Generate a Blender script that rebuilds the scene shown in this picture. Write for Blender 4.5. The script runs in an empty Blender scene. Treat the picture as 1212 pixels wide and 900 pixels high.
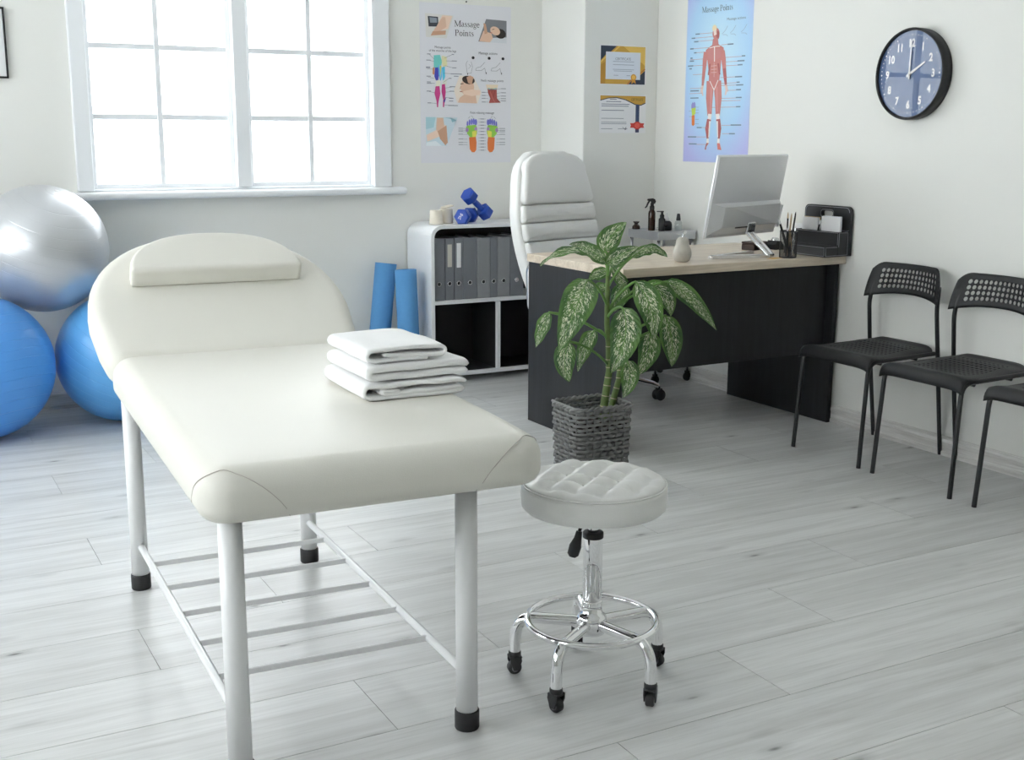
import bpy, bmesh, math, random
from mathutils import Vector, Matrix, noise
random.seed(7)
PI = math.pi
SC = bpy.context.scene
COL = SC.collection

# ------------------------------------------------------------------ camera
cd = bpy.data.cameras.new('camera'); cam = bpy.data.objects.new('camera', cd); COL.objects.link(cam)
pitch, yaw, roll = 0.2017, 0.4932, 0.0031
fw = Vector((math.sin(yaw)*math.cos(pitch), math.cos(yaw)*math.cos(pitch), -math.sin(pitch)))
rt0 = Vector((math.cos(yaw), -math.sin(yaw), 0)); up0 = rt0.cross(fw)
rt = rt0*math.cos(roll)+up0*math.sin(roll); up = up0*math.cos(roll)-rt0*math.sin(roll)
R = Matrix((rt, up, -fw)).transposed().to_4x4()
cam.matrix_world = Matrix.Translation((0, 0, 1.2525)) @ R
cd.sensor_width = 36.0; cd.lens = 1408.1/1212*36.0; cd.clip_start = 0.05; cd.clip_end = 200
SC.camera = cam

# ------------------------------------------------------------------ sky and exposure
w = bpy.data.worlds.new('overcast_sky'); SC.world = w; w.use_nodes = True
bg = w.node_tree.nodes['Background']
bg.inputs['Color'].default_value = (0.955, 0.98, 1.0, 1); bg.inputs['Strength'].default_value = 9.0
SC.view_settings.view_transform = 'Standard'; SC.view_settings.look = 'None'
SC.view_settings.gamma = 1.0; SC.view_settings.use_curve_mapping = False
SC.view_settings.exposure = 0.17
try:
    SC.cycles.max_bounces = 10; SC.cycles.diffuse_bounces = 6; SC.cycles.transparent_max_bounces = 12
    SC.cycles.caustics_reflective = False; SC.cycles.caustics_refractive = False
    SC.cycles.use_denoising = True
    SC.cycles.sample_clamp_indirect = 6.0
except Exception:
    pass
# ------------------------------------------------------------------ room dimensions
YB, XR, XP, YP, XL, YF, ZC = 5.79, 3.74, 3.286, 5.347, -1.7, -2.4, 2.75

# ------------------------------------------------------------------ materials
MATS = {}
def mat(name, color, rough=0.5, metal=0.0, spec=0.5, noise_amt=0.0, noise_scale=20, bump=0.0, bump_scale=80, coat=0.0, sheen=0.0, emit=None):
    if name in MATS: return MATS[name]
    m = bpy.data.materials.new(name); m.use_nodes = True; nt = m.node_tree; b = nt.nodes['Principled BSDF']
    c = (*color, 1)
    b.inputs['Base Color'].default_value = c; b.inputs['Roughness'].default_value = rough
    b.inputs['Metallic'].default_value = metal; b.inputs['Specular IOR Level'].default_value = spec
    b.inputs['Coat Weight'].default_value = coat; b.inputs['Sheen Weight'].default_value = sheen
    tc = nt.nodes.new('ShaderNodeTexCoord')
    if noise_amt:
        n = nt.nodes.new('ShaderNodeTexNoise'); n.inputs['Scale'].default_value = noise_scale; n.inputs['Detail'].default_value = 5
        nt.links.new(tc.outputs['Object'], n.inputs['Vector'])
        mx = nt.nodes.new('ShaderNodeMix'); mx.data_type = 'RGBA'
        mx.inputs[6].default_value = tuple(max(0, x*(1-noise_amt)) for x in color)+(1,)
        mx.inputs[7].default_value = tuple(min(1, x*(1+noise_amt)) for x in color)+(1,)
        nt.links.new(n.outputs['Fac'], mx.inputs[0]); nt.links.new(mx.outputs[2], b.inputs['Base Color'])
    if bump:
        n2 = nt.nodes.new('ShaderNodeTexNoise'); n2.inputs['Scale'].default_value = bump_scale; n2.inputs['Detail'].default_value = 4
        nt.links.new(tc.outputs['Object'], n2.inputs['Vector'])
        bp = nt.nodes.new('ShaderNodeBump'); bp.inputs['Strength'].default_value = bump; bp.inputs['Distance'].default_value = 0.004
        nt.links.new(n2.outputs['Fac'], bp.inputs['Height']); nt.links.new(bp.outputs['Normal'], b.inputs['Normal'])
    MATS[name] = m
    return m
def nodes(name):
    m = bpy.data.materials.new(name); m.use_nodes = True; MATS[name] = m
    return m, m.node_tree, m.node_tree.nodes['Principled BSDF']
def N(nt, t, **kw):
    n = nt.nodes.new(t)
    for k, v in kw.items():
        if k in n.inputs: n.inputs[k].default_value = v
        else: setattr(n, k, v)
    return n
def ramp(nt, stops, src):
    r = nt.nodes.new('ShaderNodeValToRGB'); e = r.color_ramp.elements
    while len(e) < len(stops): e.new(0.5)
    for el, (p, c) in zip(e, stops):
        el.position = p; el.color = (*c, 1) if len(c) == 3 else c
    nt.links.new(src, r.inputs['Fac']); return r
def wood(name, dark, light, stretch=(1.2, 16, 16), knots=0.0, rough=0.45, per_object=True, streak=None, spec=0.5, tint=0.08):
    m, nt, b = nodes(name); L = nt.links.new
    tc = N(nt, 'ShaderNodeTexCoord'); mp = N(nt, 'ShaderNodeMapping'); mp.inputs['Scale'].default_value = stretch
    src = tc.outputs['Object']
    oi = N(nt, 'ShaderNodeObjectInfo')
    if per_object:
        mul = N(nt, 'ShaderNodeVectorMath', operation='SCALE'); mul.inputs[0].default_value = (37, 61, 11)
        L(oi.outputs['Random'], mul.inputs['Scale'])
        ad = N(nt, 'ShaderNodeVectorMath', operation='ADD'); L(src, ad.inputs[0]); L(mul.outputs[0], ad.inputs[1]); src = ad.outputs[0]
    L(src, mp.inputs['Vector'])
    n1 = N(nt, 'ShaderNodeTexNoise', Scale=1.3, Detail=8, Roughness=0.62, Distortion=0.5); L(mp.outputs[0], n1.inputs['Vector'])
    mid = tuple((a+c)/2 for a, c in zip(dark, light))
    r = ramp(nt, [(0.28, dark), (0.47, mid), (0.62, light)], n1.outputs['Fac'])
    col = r.outputs['Color']
    mp2 = N(nt, 'ShaderNodeMapping'); mp2.inputs['Scale'].default_value = (stretch[0]*3, stretch[1]*5, stretch[2]*5); L(src, mp2.inputs['Vector'])
    n2 = N(nt, 'ShaderNodeTexNoise', Scale=1.6, Detail=4); L(mp2.outputs[0], n2.inputs['Vector'])
    r2 = ramp(nt, [(0.34, streak or (0.86, 0.86, 0.86)), (0.52, (1, 1, 1))], n2.outputs['Fac'])
    mx = N(nt, 'ShaderNodeMix', data_type='RGBA', blend_type='MULTIPLY'); mx.inputs[0].default_value = 0.8
    L(col, mx.inputs[6]); L(r2.outputs['Color'], mx.inputs[7]); col = mx.outputs[2]
    if knots:
        mp3 = N(nt, 'ShaderNodeMapping'); mp3.inputs['Scale'].default_value = (2.6, 7.5, 1); L(src, mp3.inputs['Vector'])
        vo = N(nt, 'ShaderNodeTexVoronoi', Scale=1.0); vo.inputs['Randomness'].default_value = 1.0; L(mp3.outputs[0], vo.inputs['Vector'])
        r3 = ramp(nt, [(0.012, (1-knots,)*3), (0.06, (1-0.25*knots,)*3), (0.16, (1, 1, 1))], vo.outputs['Distance'])
        mx2 = N(nt, 'ShaderNodeMix', data_type='RGBA', blend_type='MULTIPLY'); mx2.inputs[0].default_value = 1
        L(col, mx2.inputs[6]); L(r3.outputs['Color'], mx2.inputs[7]); col = mx2.outputs[2]
    if per_object and tint:
        mr = N(nt, 'ShaderNodeMapRange'); mr.inputs[3].default_value = 1-tint; mr.inputs[4].default_value = 1+tint*0.4
        L(oi.outputs['Random'], mr.inputs[0])
        sc = N(nt, 'ShaderNodeVectorMath', operation='SCALE'); L(col, sc.inputs[0]); L(mr.outputs[0], sc.inputs['Scale']); col = sc.outputs[0]
    L(col, b.inputs['Base Color']); b.inputs['Roughness'].default_value = rough; b.inputs['Specular IOR Level'].default_value = spec
    bp = N(nt, 'ShaderNodeBump', Strength=0.08, Distance=0.003); L(n2.outputs['Fac'], bp.inputs['Height']); L(bp.outputs['Normal'], b.inputs['Normal'])
    return m
def glass(name, tint=(1, 1, 1), ior=1.5, boost=1.0):
    m = bpy.data.materials.new(name); m.use_nodes = True; nt = m.node_tree; nt.nodes.clear(); L = nt.links.new
    o = N(nt, 'ShaderNodeOutputMaterial'); t = N(nt, 'ShaderNodeBsdfTransparent'); t.inputs[0].default_value = (*tint, 1)
    g = N(nt, 'ShaderNodeBsdfGlossy'); g.inputs['Roughness'].default_value = 0.0
    f = N(nt, 'ShaderNodeFresnel'); ge = N(nt, 'ShaderNodeNewGeometry'); mr = N(nt, 'ShaderNodeMapRange')   # same reflection from both sides of the sheet
    mr.inputs[3].default_value = ior; mr.inputs[4].default_value = 1/ior; L(ge.outputs['Backfacing'], mr.inputs[0]); L(mr.outputs[0], f.inputs['IOR'])
    mx = N(nt, 'ShaderNodeMixShader'); L(f.outputs[0], mx.inputs[0]); L(t.outputs[0], mx.inputs[1]); L(g.outputs[0], mx.inputs[2]); L(mx.outputs[0], o.inputs[0])
    MATS[name] = m; return m

M_wall = mat('painted_wall', (0.80, 0.80, 0.765), 0.65, spec=0.3, noise_amt=0.012, noise_scale=3, bump=0.05, bump_scale=160)
M_ceil = mat('ceiling_paint', (0.86, 0.86, 0.85), 0.8, bump=0.03, bump_scale=120)
M_plank = wood('grey_oak_laminate', (0.53, 0.53, 0.52), (0.69, 0.695, 0.69), (1.0, 14, 14), knots=0.8, rough=0.36, streak=(0.89, 0.89, 0.885), tint=0.06)
M_sub = mat('subfloor', (0.16, 0.155, 0.15), 0.9, noise_amt=0.1)
M_base = wood('baseboard_wood', (0.52, 0.50, 0.475), (0.80, 0.79, 0.77), (1.4, 30, 30), rough=0.4, per_object=False)
M_baseY = wood('baseboard_wood_side', (0.52, 0.50, 0.475), (0.80, 0.79, 0.77), (30, 1.4, 30), rough=0.4, per_object=False)
M_winw = mat('white_gloss_paint', (0.84, 0.86, 0.88), 0.3, noise_amt=0.01, noise_scale=6)
M_pane = glass('window_glass', (0.97, 0.98, 0.98))
M_leather = mat('cream_leather', (0.735, 0.72, 0.66), 0.48, spec=0.25, noise_amt=0.012, noise_scale=5, bump=0.10, bump_scale=420)
M_leath2 = mat('white_leather', (0.77, 0.77, 0.75), 0.38, spec=0.45, noise_amt=0.01, noise_scale=6, bump=0.10, bump_scale=380)
M_seam = mat('seam_thread', (0.50, 0.46, 0.42), 0.7, noise_amt=0.05)
M_chrome = mat('chrome', (0.86, 0.86, 0.87), 0.06, 1.0, noise_amt=0.01)
M_wmetal = mat('white_enamel', (0.82, 0.825, 0.83), 0.28, noise_amt=0.01, noise_scale=9)
M_rubber = mat('black_rubber', (0.018, 0.018, 0.02), 0.5, noise_amt=0.2, noise_scale=40)
M_bplast = mat('black_plastic', (0.014, 0.0145, 0.016), 0.45, spec=0.32, noise_amt=0.15, noise_scale=60, bump=0.08, bump_scale=600)
M_bmetal = mat('black_steel', (0.014, 0.014, 0.016), 0.33, noise_amt=0.2, noise_scale=30)
M_lam = wood('charcoal_laminate', (0.012, 0.013, 0.015), (0.021, 0.022, 0.026), (18, 18, 1.1), rough=0.42, per_object=False, spec=0.35)
M_oak = wood('pale_oak_top', (0.50, 0.41, 0.31), (0.70, 0.61, 0.49), (1.6, 22, 22), rough=0.4, per_object=False)
M_dark = mat('cabinet_black', (0.012, 0.012, 0.014), 0.55, noise_amt=0.15)
M_wlam = mat('white_laminate', (0.82, 0.83, 0.84), 0.35, noise_amt=0.01)
M_paper = mat('paper', (0.84, 0.84, 0.85), 0.6, noise_amt=0.015)
M_silver = mat('silver_plastic', (0.72, 0.73, 0.75), 0.3, 0.35, noise_amt=0.01)
M_alu = mat('brushed_aluminium', (0.74, 0.75, 0.76), 0.22, 0.9, noise_amt=0.02)
M_brown = mat('amber_glass', (0.030, 0.012, 0.007), 0.12, noise_amt=0.1)
M_blk = mat('matt_black', (0.012, 0.012, 0.013), 0.4, noise_amt=0.1)
M_conc = mat('concrete', (0.48, 0.455, 0.41), 0.8, noise_amt=0.22, noise_scale=35, bump=0.4, bump_scale=60)
M_org = mat('organizer_leather', (0.016, 0.017, 0.020), 0.40, noise_amt=0.15, noise_scale=50, bump=0.15, bump_scale=300)
M_stitch = mat('grey_stitching', (0.36, 0.37, 0.40), 0.6, noise_amt=0.1)
M_blue = mat('blue_vinyl', (0.020, 0.075, 0.42), 0.32, noise_amt=0.08, noise_scale=30)
M_mat = mat('blue_foam', (0.095, 0.30, 0.60), 0.75, noise_amt=0.06, noise_scale=60, bump=0.35, bump_scale=260)
M_cream = mat('cream_bandage', (0.76, 0.70, 0.59), 0.85, noise_amt=0.05, noise_scale=90, bump=0.3, bump_scale=320)
M_soil = mat('dark_soil', (0.03, 0.022, 0.016), 0.95, noise_amt=0.4, noise_scale=60, bump=0.8, bump_scale=70)
M_wick = mat('grey_wicker', (0.20, 0.20, 0.197), 0.6, noise_amt=0.35, noise_scale=25, bump=0.3, bump_scale=200)
M_bind = mat('grey_binder', (0.18, 0.19, 0.21), 0.5, noise_amt=0.06, noise_scale=30, bump=0.15, bump_scale=400)
M_bind2 = mat('pale_grey_binder', (0.26, 0.27, 0.28), 0.5, noise_amt=0.06, noise_scale=30, bump=0.15, bump_scale=400)
M_print = None

# ------------------------------------------------------------------ mesh helpers
class MB:
    def __init__(s): s.v = []; s.f = []; s.m = []; s.sm = []; s.uv = {}
    def add(s, vs, fs, mi=0, smooth=True, M=None):
        b = len(s.v)
        s.v += [tuple(M @ Vector(p)) if M else tuple(p) for p in vs]
        for f in fs: s.f.append([b+i for i in f]); s.m.append(mi); s.sm.append(smooth)
    def box(s, c, d, mi=0, bev=0.0, M=None, seg=1):
        x, y, z = (k/2 for k in d)
        if bev <= 0:
            vs = [(c[0]+i*x, c[1]+j*y, c[2]+k*z) for i in (-1, 1) for j in (-1, 1) for k in (-1, 1)]
            s.add(vs, [(0, 1, 3, 2), (4, 6, 7, 5), (0, 4, 5, 1), (2, 3, 7, 6), (0, 2, 6, 4), (1, 5, 7, 3)], mi, False, M)
        else:
            bm = bmesh.new(); bmesh.ops.create_cube(bm, size=1)
            for v in bm.verts: v.co = Vector((v.co.x*d[0]+c[0], v.co.y*d[1]+c[1], v.co.z*d[2]+c[2]))
            bmesh.ops.bevel(bm, geom=bm.edges[:], offset=min(bev, x, y, z)*0.98, segments=seg, profile=0.5, affect='EDGES')
            s.bm(bm, mi, seg > 1, M)
    def bm(s, bm, mi=0, smooth=True, M=None):
        bm.verts.index_update()
        s.add([v.co[:] for v in bm.verts], [[v.index for v in f.verts] for f in bm.faces], mi, smooth, M); bm.free()
    def tube(s, path, r, seg=10, mi=0, closed=False, caps=True, M=None, smooth=True):
        P = [Vector(p) for p in path]; n = len(P)
        rr = r if isinstance(r, (list, tuple)) else [r]*n
        T = []
        for i in range(n):
            if closed: t = P[(i+1) % n]-P[i-1]
            else: t = P[min(i+1, n-1)]-P[max(i-1, 0)]
            T.append(t.normalized())
        a = Vector((0, 0, 1)) if abs(T[0].z) < 0.9 else Vector((1, 0, 0))
        u = T[0].cross(a).normalized(); vs = []
        for i in range(n):
            u = (u-T[i]*u.dot(T[i])).normalized(); w_ = T[i].cross(u)
            for k in range(seg):
                q = 2*PI*k/seg; vs.append(P[i]+(u*math.cos(q)+w_*math.sin(q))*rr[i])
        fs = []
        for i in range(n if closed else n-1):
            j = (i+1) % n
            for k in range(seg):
                l = (k+1) % seg; fs.append((i*seg+k, i*seg+l, j*seg+l, j*seg+k))
        s.add(vs, fs, mi, smooth, M)
        if caps and not closed:
            s.add(vs[:seg], [tuple(range(seg))[::-1]], mi, False, M); s.add(vs[-seg:], [tuple(range(seg))], mi, False, M)
    def lathe(s, prof, seg=24, mi=0, M=None, c=(0, 0, 0), smooth=True, cap=True):
        vs = []; fs = []
        for r, z in prof:
            for k in range(seg):
                q = 2*PI*k/seg; vs.append((c[0]+r*math.cos(q), c[1]+r*math.sin(q), c[2]+z))
        for i in range(len(prof)-1):
            for k in range(seg):
                l = (k+1) % seg; fs.append((i*seg+k, i*seg+l, (i+1)*seg+l, (i+1)*seg+k))
        if cap:
            if prof[0][0] > 1e-6: fs.append(tuple(range(seg))[::-1])
            if prof[-1][0] > 1e-6: fs.append(tuple((len(prof)-1)*seg+k for k in range(seg)))
        s.add(vs, fs, mi, smooth, M)
    def prism(s, pts, z0, z1, mi=0, M=None, smooth=False):
        n = len(pts); vs = [(x, y, z0) for x, y in pts]+[(x, y, z1) for x, y in pts]
        fs = [tuple(range(n))[::-1], tuple(range(n, 2*n))]+[(i, (i+1) % n, n+(i+1) % n, n+i) for i in range(n)]
        s.add(vs, fs, mi, smooth, M)
    def slab(s, out, z0, z1, r0, r1, seg=5, bulge=0.0, mi=0, M=None, rings=5, zfun=None):
        """rounded slab of a convex outline (ccw); r0/r1 bottom/top edge radius"""
        n = len(out); P = [Vector((x, y)) for x, y in out]; Nn = []
        for i in range(n):
            e1 = (P[i]-P[i-1]); e2 = (P[(i+1) % n]-P[i])
            n1 = Vector((-e1.y, e1.x)).normalized(); n2 = Vector((-e2.y, e2.x)).normalized()
            Nn.append((n1+n2).normalized())
        cen = sum(P, Vector((0, 0)))/n
        xs = [p.x for p in P]; ys = [p.y for p in P]; bx, by = (max(xs)-min(xs))/2, (max(ys)-min(ys))/2; ox, oy = (max(xs)+min(xs))/2, (max(ys)+min(ys))/2
        R_ = []
        R_.append(('c', 0.35, z0, r0)); R_.append(('c', 0.8, z0, r0))
        for k in range(seg+1):
            a = PI/2*k/seg; R_.append(('i', r0*(1-math.sin(a)), z0+r0*(1-math.cos(a)), 0))
        for k in range(seg+1):
            a = PI/2*k/seg; R_.append(('i', r1*(1-math.cos(a)), z1-r1+r1*math.sin(a), 0))
        for k in range(1, rings+1):
            t = 1-k/(rings+0.5); R_.append(('t', t, z1, r1))
        vs = []; fs = []
        for kind, a, z, r in R_:
            for i in range(n):
                p = P[i]+Nn[i]*a if kind == 'i' else cen+(P[i]+Nn[i]*r-cen)*a
                zz = z
                if kind == 't': u = min(1, abs(p.x-ox)/(bx-r1)); v = min(1, abs(p.y-oy)/(by-r1)); zz += bulge*(1-u**4)*(1-v**4)
                vs.append((p.x, p.y, zz))
        for j in range(len(R_)-1):
            for i in range(n):
                k = (i+1) % n; fs.append((j*n+i, j*n+k, (j+1)*n+k, (j+1)*n+i))
        fs.append(tuple(range(n))[::-1]); fs.append(tuple((len(R_)-1)*n+i for i in range(n)))
        if zfun: vs = [zfun(*p) for p in vs]
        s.add(vs, fs, mi, True, M)
    def build(s, name, mats, parent=None, loc=None, rot=None, kind=None, label=None):
        me = bpy.data.meshes.new(name); me.from_pydata(s.v, [], s.f); me.update()
        for m in (mats if isinstance(mats, (list, tuple)) else [mats]): me.materials.append(m)
        me.polygons.foreach_set('material_index', s.m); me.polygons.foreach_set('use_smooth', s.sm)
        if s.uv:
            u = me.uv_layers.new(name='UVMap')
            for lp in me.loops: u.data[lp.index].uv = s.uv.get(lp.vertex_index, (0, 0))
        me.update()
        o = bpy.data.objects.new(name, me); COL.objects.link(o)
        if parent: o.parent = parent
        if loc: o.location = loc
        if rot: o.rotation_euler = rot
        if kind: o['kind'] = kind
        if label: o['label'] = label
        return o
def thing(name, label, cat, loc=(0, 0, 0), rotz=0.0, group=None):
    o = bpy.data.objects.new(name, None); COL.objects.link(o); o.empty_display_size = 0.05
    o.location = loc; o.rotation_euler = (0, 0, rotz); o['label'] = label; o['category'] = cat
    if group: o['group'] = group
    return o
def tag(o, label, cat, group=None):
    o['label'] = label; o['category'] = cat
    if group: o['group'] = group
    return o
def dup(root, loc, rotz, label, group=None):
    def cp(o, par):
        c = o.copy(); COL.objects.link(c)
        if par: c.parent = par
        for ch in list(o.children): cp(ch, c)
        return c
    r = cp(root, None); r.location = loc; r.rotation_euler = (0, 0, rotz); r['label'] = label
    if group: r['group'] = group
    return r
def arc(c, r, a0, a1, n, axis='xz'):
    out = []
    for i in range(n+1):
        a = a0+(a1-a0)*i/n; p, q = c[0]+r*math.cos(a), c[1]+r*math.sin(a); out.append((p, q))
    return out
def rrect(x0, y0, x1, y1, r, n=6):
    rs = r if isinstance(r, (list, tuple)) else [r]*4     # bl, br, tr, tl
    o = arc((x0+rs[0], y0+rs[0]), rs[0], PI, 1.5*PI, n)+arc((x1-rs[1], y0+rs[1]), rs[1], 1.5*PI, 2*PI, n)
    o += arc((x1-rs[2], y1-rs[2]), rs[2], 0, PI/2, n)+arc((x0+rs[3], y1-rs[3]), rs[3], PI/2, PI, n)
    return o
def dens(pts, step):
    """resample closed outline"""
    P = [Vector(p) for p in pts]; out = []
    for i in range(len(P)):
        a, b = P[i], P[(i+1) % len(P)]; k = max(1, int(round((b-a).length/step)))
        for j in range(k): out.append(tuple(a.lerp(b, j/k)))
    return out
def roundpoly(pts, r, n=5):
    """closed outline with its sharp corners filleted"""
    P = [Vector(p) for p in pts]; out = []
    for i in range(len(P)):
        a, b, c = P[i-1], P[i], P[(i+1) % len(P)]; d1, d2 = (a-b), (c-b)
        if d1.length < 1e-6 or d2.length < 1e-6: continue
        turn = PI-d1.angle(d2)
        if turn < 0.45: out.append(b[:]); continue
        k = min(r*math.tan(turn/2), d1.length*0.49, d2.length*0.49)
        out += [p[:] for p in bez(b+d1.normalized()*k, b, b+d2.normalized()*k, n)]
    return out
def bez(p0, p1, p2, n):
    a, b, c = Vector(p0), Vector(p1), Vector(p2)
    return [a*(1-t)**2+b*2*t*(1-t)+c*t*t for t in [i/n for i in range(n+1)]]
def fillet(pts, r, n=5):
    P = [Vector(p) for p in pts]; out = [P[0]]
    for i in range(1, len(P)-1):
        a, b, c = P[i-1], P[i], P[i+1]; d1 = (a-b); d2 = (c-b); k = min(r, d1.length*0.49, d2.length*0.49)
        out += bez(b+d1.normalized()*k, b, b+d2.normalized()*k, n)
    return out+[P[-1]]
# ------------------------------------------------------------------ setting: floor of planks
fb = MB(); fb.box(((XL+XR)/2, (YF+YB)/2, -0.062), (XR-XL+0.3, YB-YF+0.3, 0.10))
floor = fb.build('floor', M_sub, kind='structure')
PW, PL = 0.2685, 1.2465
pm = MB(); pm.box((PL/2, PW/2, -0.006), (PL-0.0016, PW-0.0018, 0.012))
proto_me = None
row = -16
while True:
    y0 = 1.926+PW*row
    if y0 > YB: break
    if y0+PW > YF:
        x = 0.516+0.387*(row % 3)-PL*4
        while x < XR:
            if x+PL > XL:
                if x < XL or x+PL > XR or y0+PW > YB or y0 < YF:
                    a, b = max(x, XL), min(x+PL, XR); c, d = max(y0, YF), min(y0+PW, YB)
                    if b-a > 0.02 and d-c > 0.02:
                        q = MB(); q.box(((b-a)/2, (d-c)/2, -0.006), (b-a-0.0016, d-c-0.0018, 0.012)); q.build('plank', M_plank, floor, (a, c, 0))
                elif proto_me is None:
                    proto_me = pm.build('plank', M_plank, floor, (x, y0, 0))
                else:
                    o = proto_me.copy(); COL.objects.link(o); o.location = (x, y0, 0)
            x += PL
    row += 1

def struct(name, mb, m, parent=None):
    return mb.build(name, m, parent, kind='structure')
cb = MB(); cb.box(((XL+XR)/2, (YF+YB)/2, ZC+0.06), (XR-XL+0.3, YB-YF+0.3, 0.12)); struct('ceiling', cb, M_ceil)
T = 0.16
WX0, WX1, WZ0, WZ1 = 0.905, 2.315, 1.0, 2.36          # opening of the window in the back wall
b = MB()
for (a, c, z0, z1) in ((XL-T, WX0, 0, ZC), (WX1, XR+T, 0, ZC), (WX0, WX1, 0, WZ0), (WX0, WX1, WZ1, ZC)):
    b.box(((a+c)/2, YB+T/2, (z0+z1)/2), (c-a, T, z1-z0))
struct('wall_back', b, M_wall)
b = MB(); b.box((XR+T/2, (YF+YB)/2, ZC/2), (T, YB-YF, ZC)); struct('wall_right', b, M_wall)
b = MB(); b.box(((XP+XR)/2, (YP+YB)/2, ZC/2), (XR-XP, YB-YP, ZC), bev=0.004); struct('wall_corner', b, M_wall)
# left wall and front wall with the windows that light the room
LW = [(1.2, 2.8), (3.5, 5.1)]; LZ0, LZ1 = 0.85, 2.35
b = MB()
ys = [YF]+[k for p in LW for k in p]+[YB]
for i in range(0, len(ys), 2): b.box((XL-T/2, (ys[i]+ys[i+1])/2, ZC/2), (T, ys[i+1]-ys[i], ZC))
for p in LW:
    b.box((XL-T/2, (p[0]+p[1])/2, LZ0/2), (T, p[1]-p[0], LZ0)); b.box((XL-T/2, (p[0]+p[1])/2, (LZ1+ZC)/2), (T, p[1]-p[0], ZC-LZ1))
struct('wall_left', b, M_wall)
b = MB(); b.box(((XL+XR)/2, YF-T/2, ZC/2), (XR-XL+2*T, T, ZC))
struct('wall_front', b, M_wall)

# ---- the back window
win = MB()
CX = [(0.853, 0.925), (2.297, 2.392)]                   # casing boards
for a, c in CX: win.box(((a+c)/2, YB-0.012, (WZ0+2.46)/2+0.0), (c-a, 0.03, 2.46-WZ0), bev=0.004)
win.box((1.62, YB-0.012, 2.415), (1.54, 0.032, 0.09), bev=0.004)
window_1 = struct('window_1', win, M_winw)
def wpart(name, boxes, m=M_winw, bev=0.003):
    q = MB()
    for c, d in boxes: q.box(c, d, bev=bev)
    return q.build(name, m, window_1)
# jamb lining, two sashes, mullion, muntins, panes
wpart('jamb', [((0.915, YB+0.07, 1.68), (0.02, 0.15, 1.36)), ((2.305, YB+0.07, 1.68), (0.02, 0.15, 1.36)),
               ((1.61, YB+0.07, 2.35), (1.39, 0.15, 0.02)), ((1.61, YB+0.07, 1.005), (1.39, 0.15, 0.012))])
wpart('mullion', [((1.628, YB+0.015, 1.68), (0.070, 0.07, 1.34))])
VB = [(0.925, 1.593), (1.663, 2.295)]
HZ = [1.018, 1.338, 1.655, 1.972, 2.32]
for (a, c) in VB:
    mid = {0.925: 1.249, 1.663: 1.985}[a]; yy = YB+0.045
    wpart('sash', [(((a+c)/2, yy, HZ[0]+0.002), (c-a, 0.04, 0.022)), (((a+c)/2, yy, HZ[-1]), (c-a, 0.04, 0.03)),
                   ((a+0.010, yy, 1.67), (0.024, 0.044, 1.312)), ((c-0.010, yy, 1.67), (0.024, 0.044, 1.312))])
    wpart('muntin', [((mid, yy, 1.67), (0.026, 0.034, 1.30))])
    for z in HZ[1:-1]: wpart('muntin', [(((a+c)/2, yy, z), (c-a-0.02, 0.028, 0.026))])
    for (p, q_) in ((a+0.02, mid-0.013), (mid+0.013, c-0.02)):
        for k in range(4): wpart('pane', [(((p+q_)/2, yy+0.004, (HZ[k]+HZ[k+1])/2), (q_-p+0.006, 0.004, HZ[k+1]-HZ[k]-0.02))], M_pane, 0)
q = MB(); q.slab(rrect(0.80, YB-0.075, 2.46, YB+0.05, 0.012, 4), 0.962, 0.998, 0.014, 0.016, 4, rings=2); q.build('window_sill', M_winw, window_1)

# ---- windows in the unseen walls (they light the room and show in reflections)
def side_window(name, along, y0, y1, z0, z1, at, nx, nz):
    q = MB()
    def bx(u0, u1, z_0, z_1, dd=0.06):
        if along == 'y': q.box((at, (u0+u1)/2, (z_0+z_1)/2), (dd, u1-u0, z_1-z_0))
        else: q.box(((u0+u1)/2, at, (z_0+z_1)/2), (u1-u0, dd, z_1-z_0))
    bx(y0, y0+0.06, z0, z1); bx(y1-0.06, y1, z0, z1); bx(y0, y1, z0, z0+0.06); bx(y0, y1, z1-0.06, z1)
    for i in range(1, nx): u = y0+(y1-y0)*i/nx; bx(u-0.025, u+0.025, z0, z1)
    for i in range(1, nz): z = z0+(z1-z0)*i/nz; bx(y0, y1, z-0.02, z+0.02, 0.04)
    w_ = struct(name, q, M_winw)
    q = MB()
    if along == 'y': q.box((at-0.005, (y0+y1)/2, (z0+z1)/2), (0.004, y1-y0-0.1, z1-z0-0.1))
    else: q.box(((y0+y1)/2, at-0.005, (z0+z1)/2), (y1-y0-0.1, 0.004, z1-z0-0.1))
    q.build('pane', M_pane, w_)
side_window('window_2', 'y', 1.2, 2.8, LZ0, LZ1, XL-0.06, 2, 2)
side_window('window_3', 'y', 3.5, 5.1, LZ0, LZ1, XL-0.06, 2, 2)

# ---- baseboards (stepped profile: foot bead, flat board, top bead)
PROF = [(0, 0), (0.020, 0), (0.020, 0.016), (0.016, 0.020), (0.016, 0.052), (0.019, 0.056), (0.018, 0.068), (0.010, 0.076), (0, 0.078)]
def baseboard(name, p0, p1, nrm, m):
    q = MB(); n = len(PROF); vs = []
    for p in (p0, p1):
        for d, z in PROF: vs.append((p[0]+nrm[0]*d, p[1]+nrm[1]*d, z))
    fs = [(i, i+1, n+i+1, n+i) for i in range(n-1)]+[tuple(range(n)), tuple(range(2*n-1, n-1, -1))]
    q.add(vs, fs, 0, False); return struct(name, q, m)
baseboard('baseboard_back', (XL, YB), (XP, YB), (0, -1), M_base)
baseboard('baseboard_right', (XR, YF), (XR, YP), (-1, 0), M_baseY)
baseboard('baseboard_left', (XL, YF), (XL, YB), (1, 0), M_baseY)
baseboard('baseboard_corner', (XP-0.02, YP), (XR, YP), (0, -1), M_base)
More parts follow.
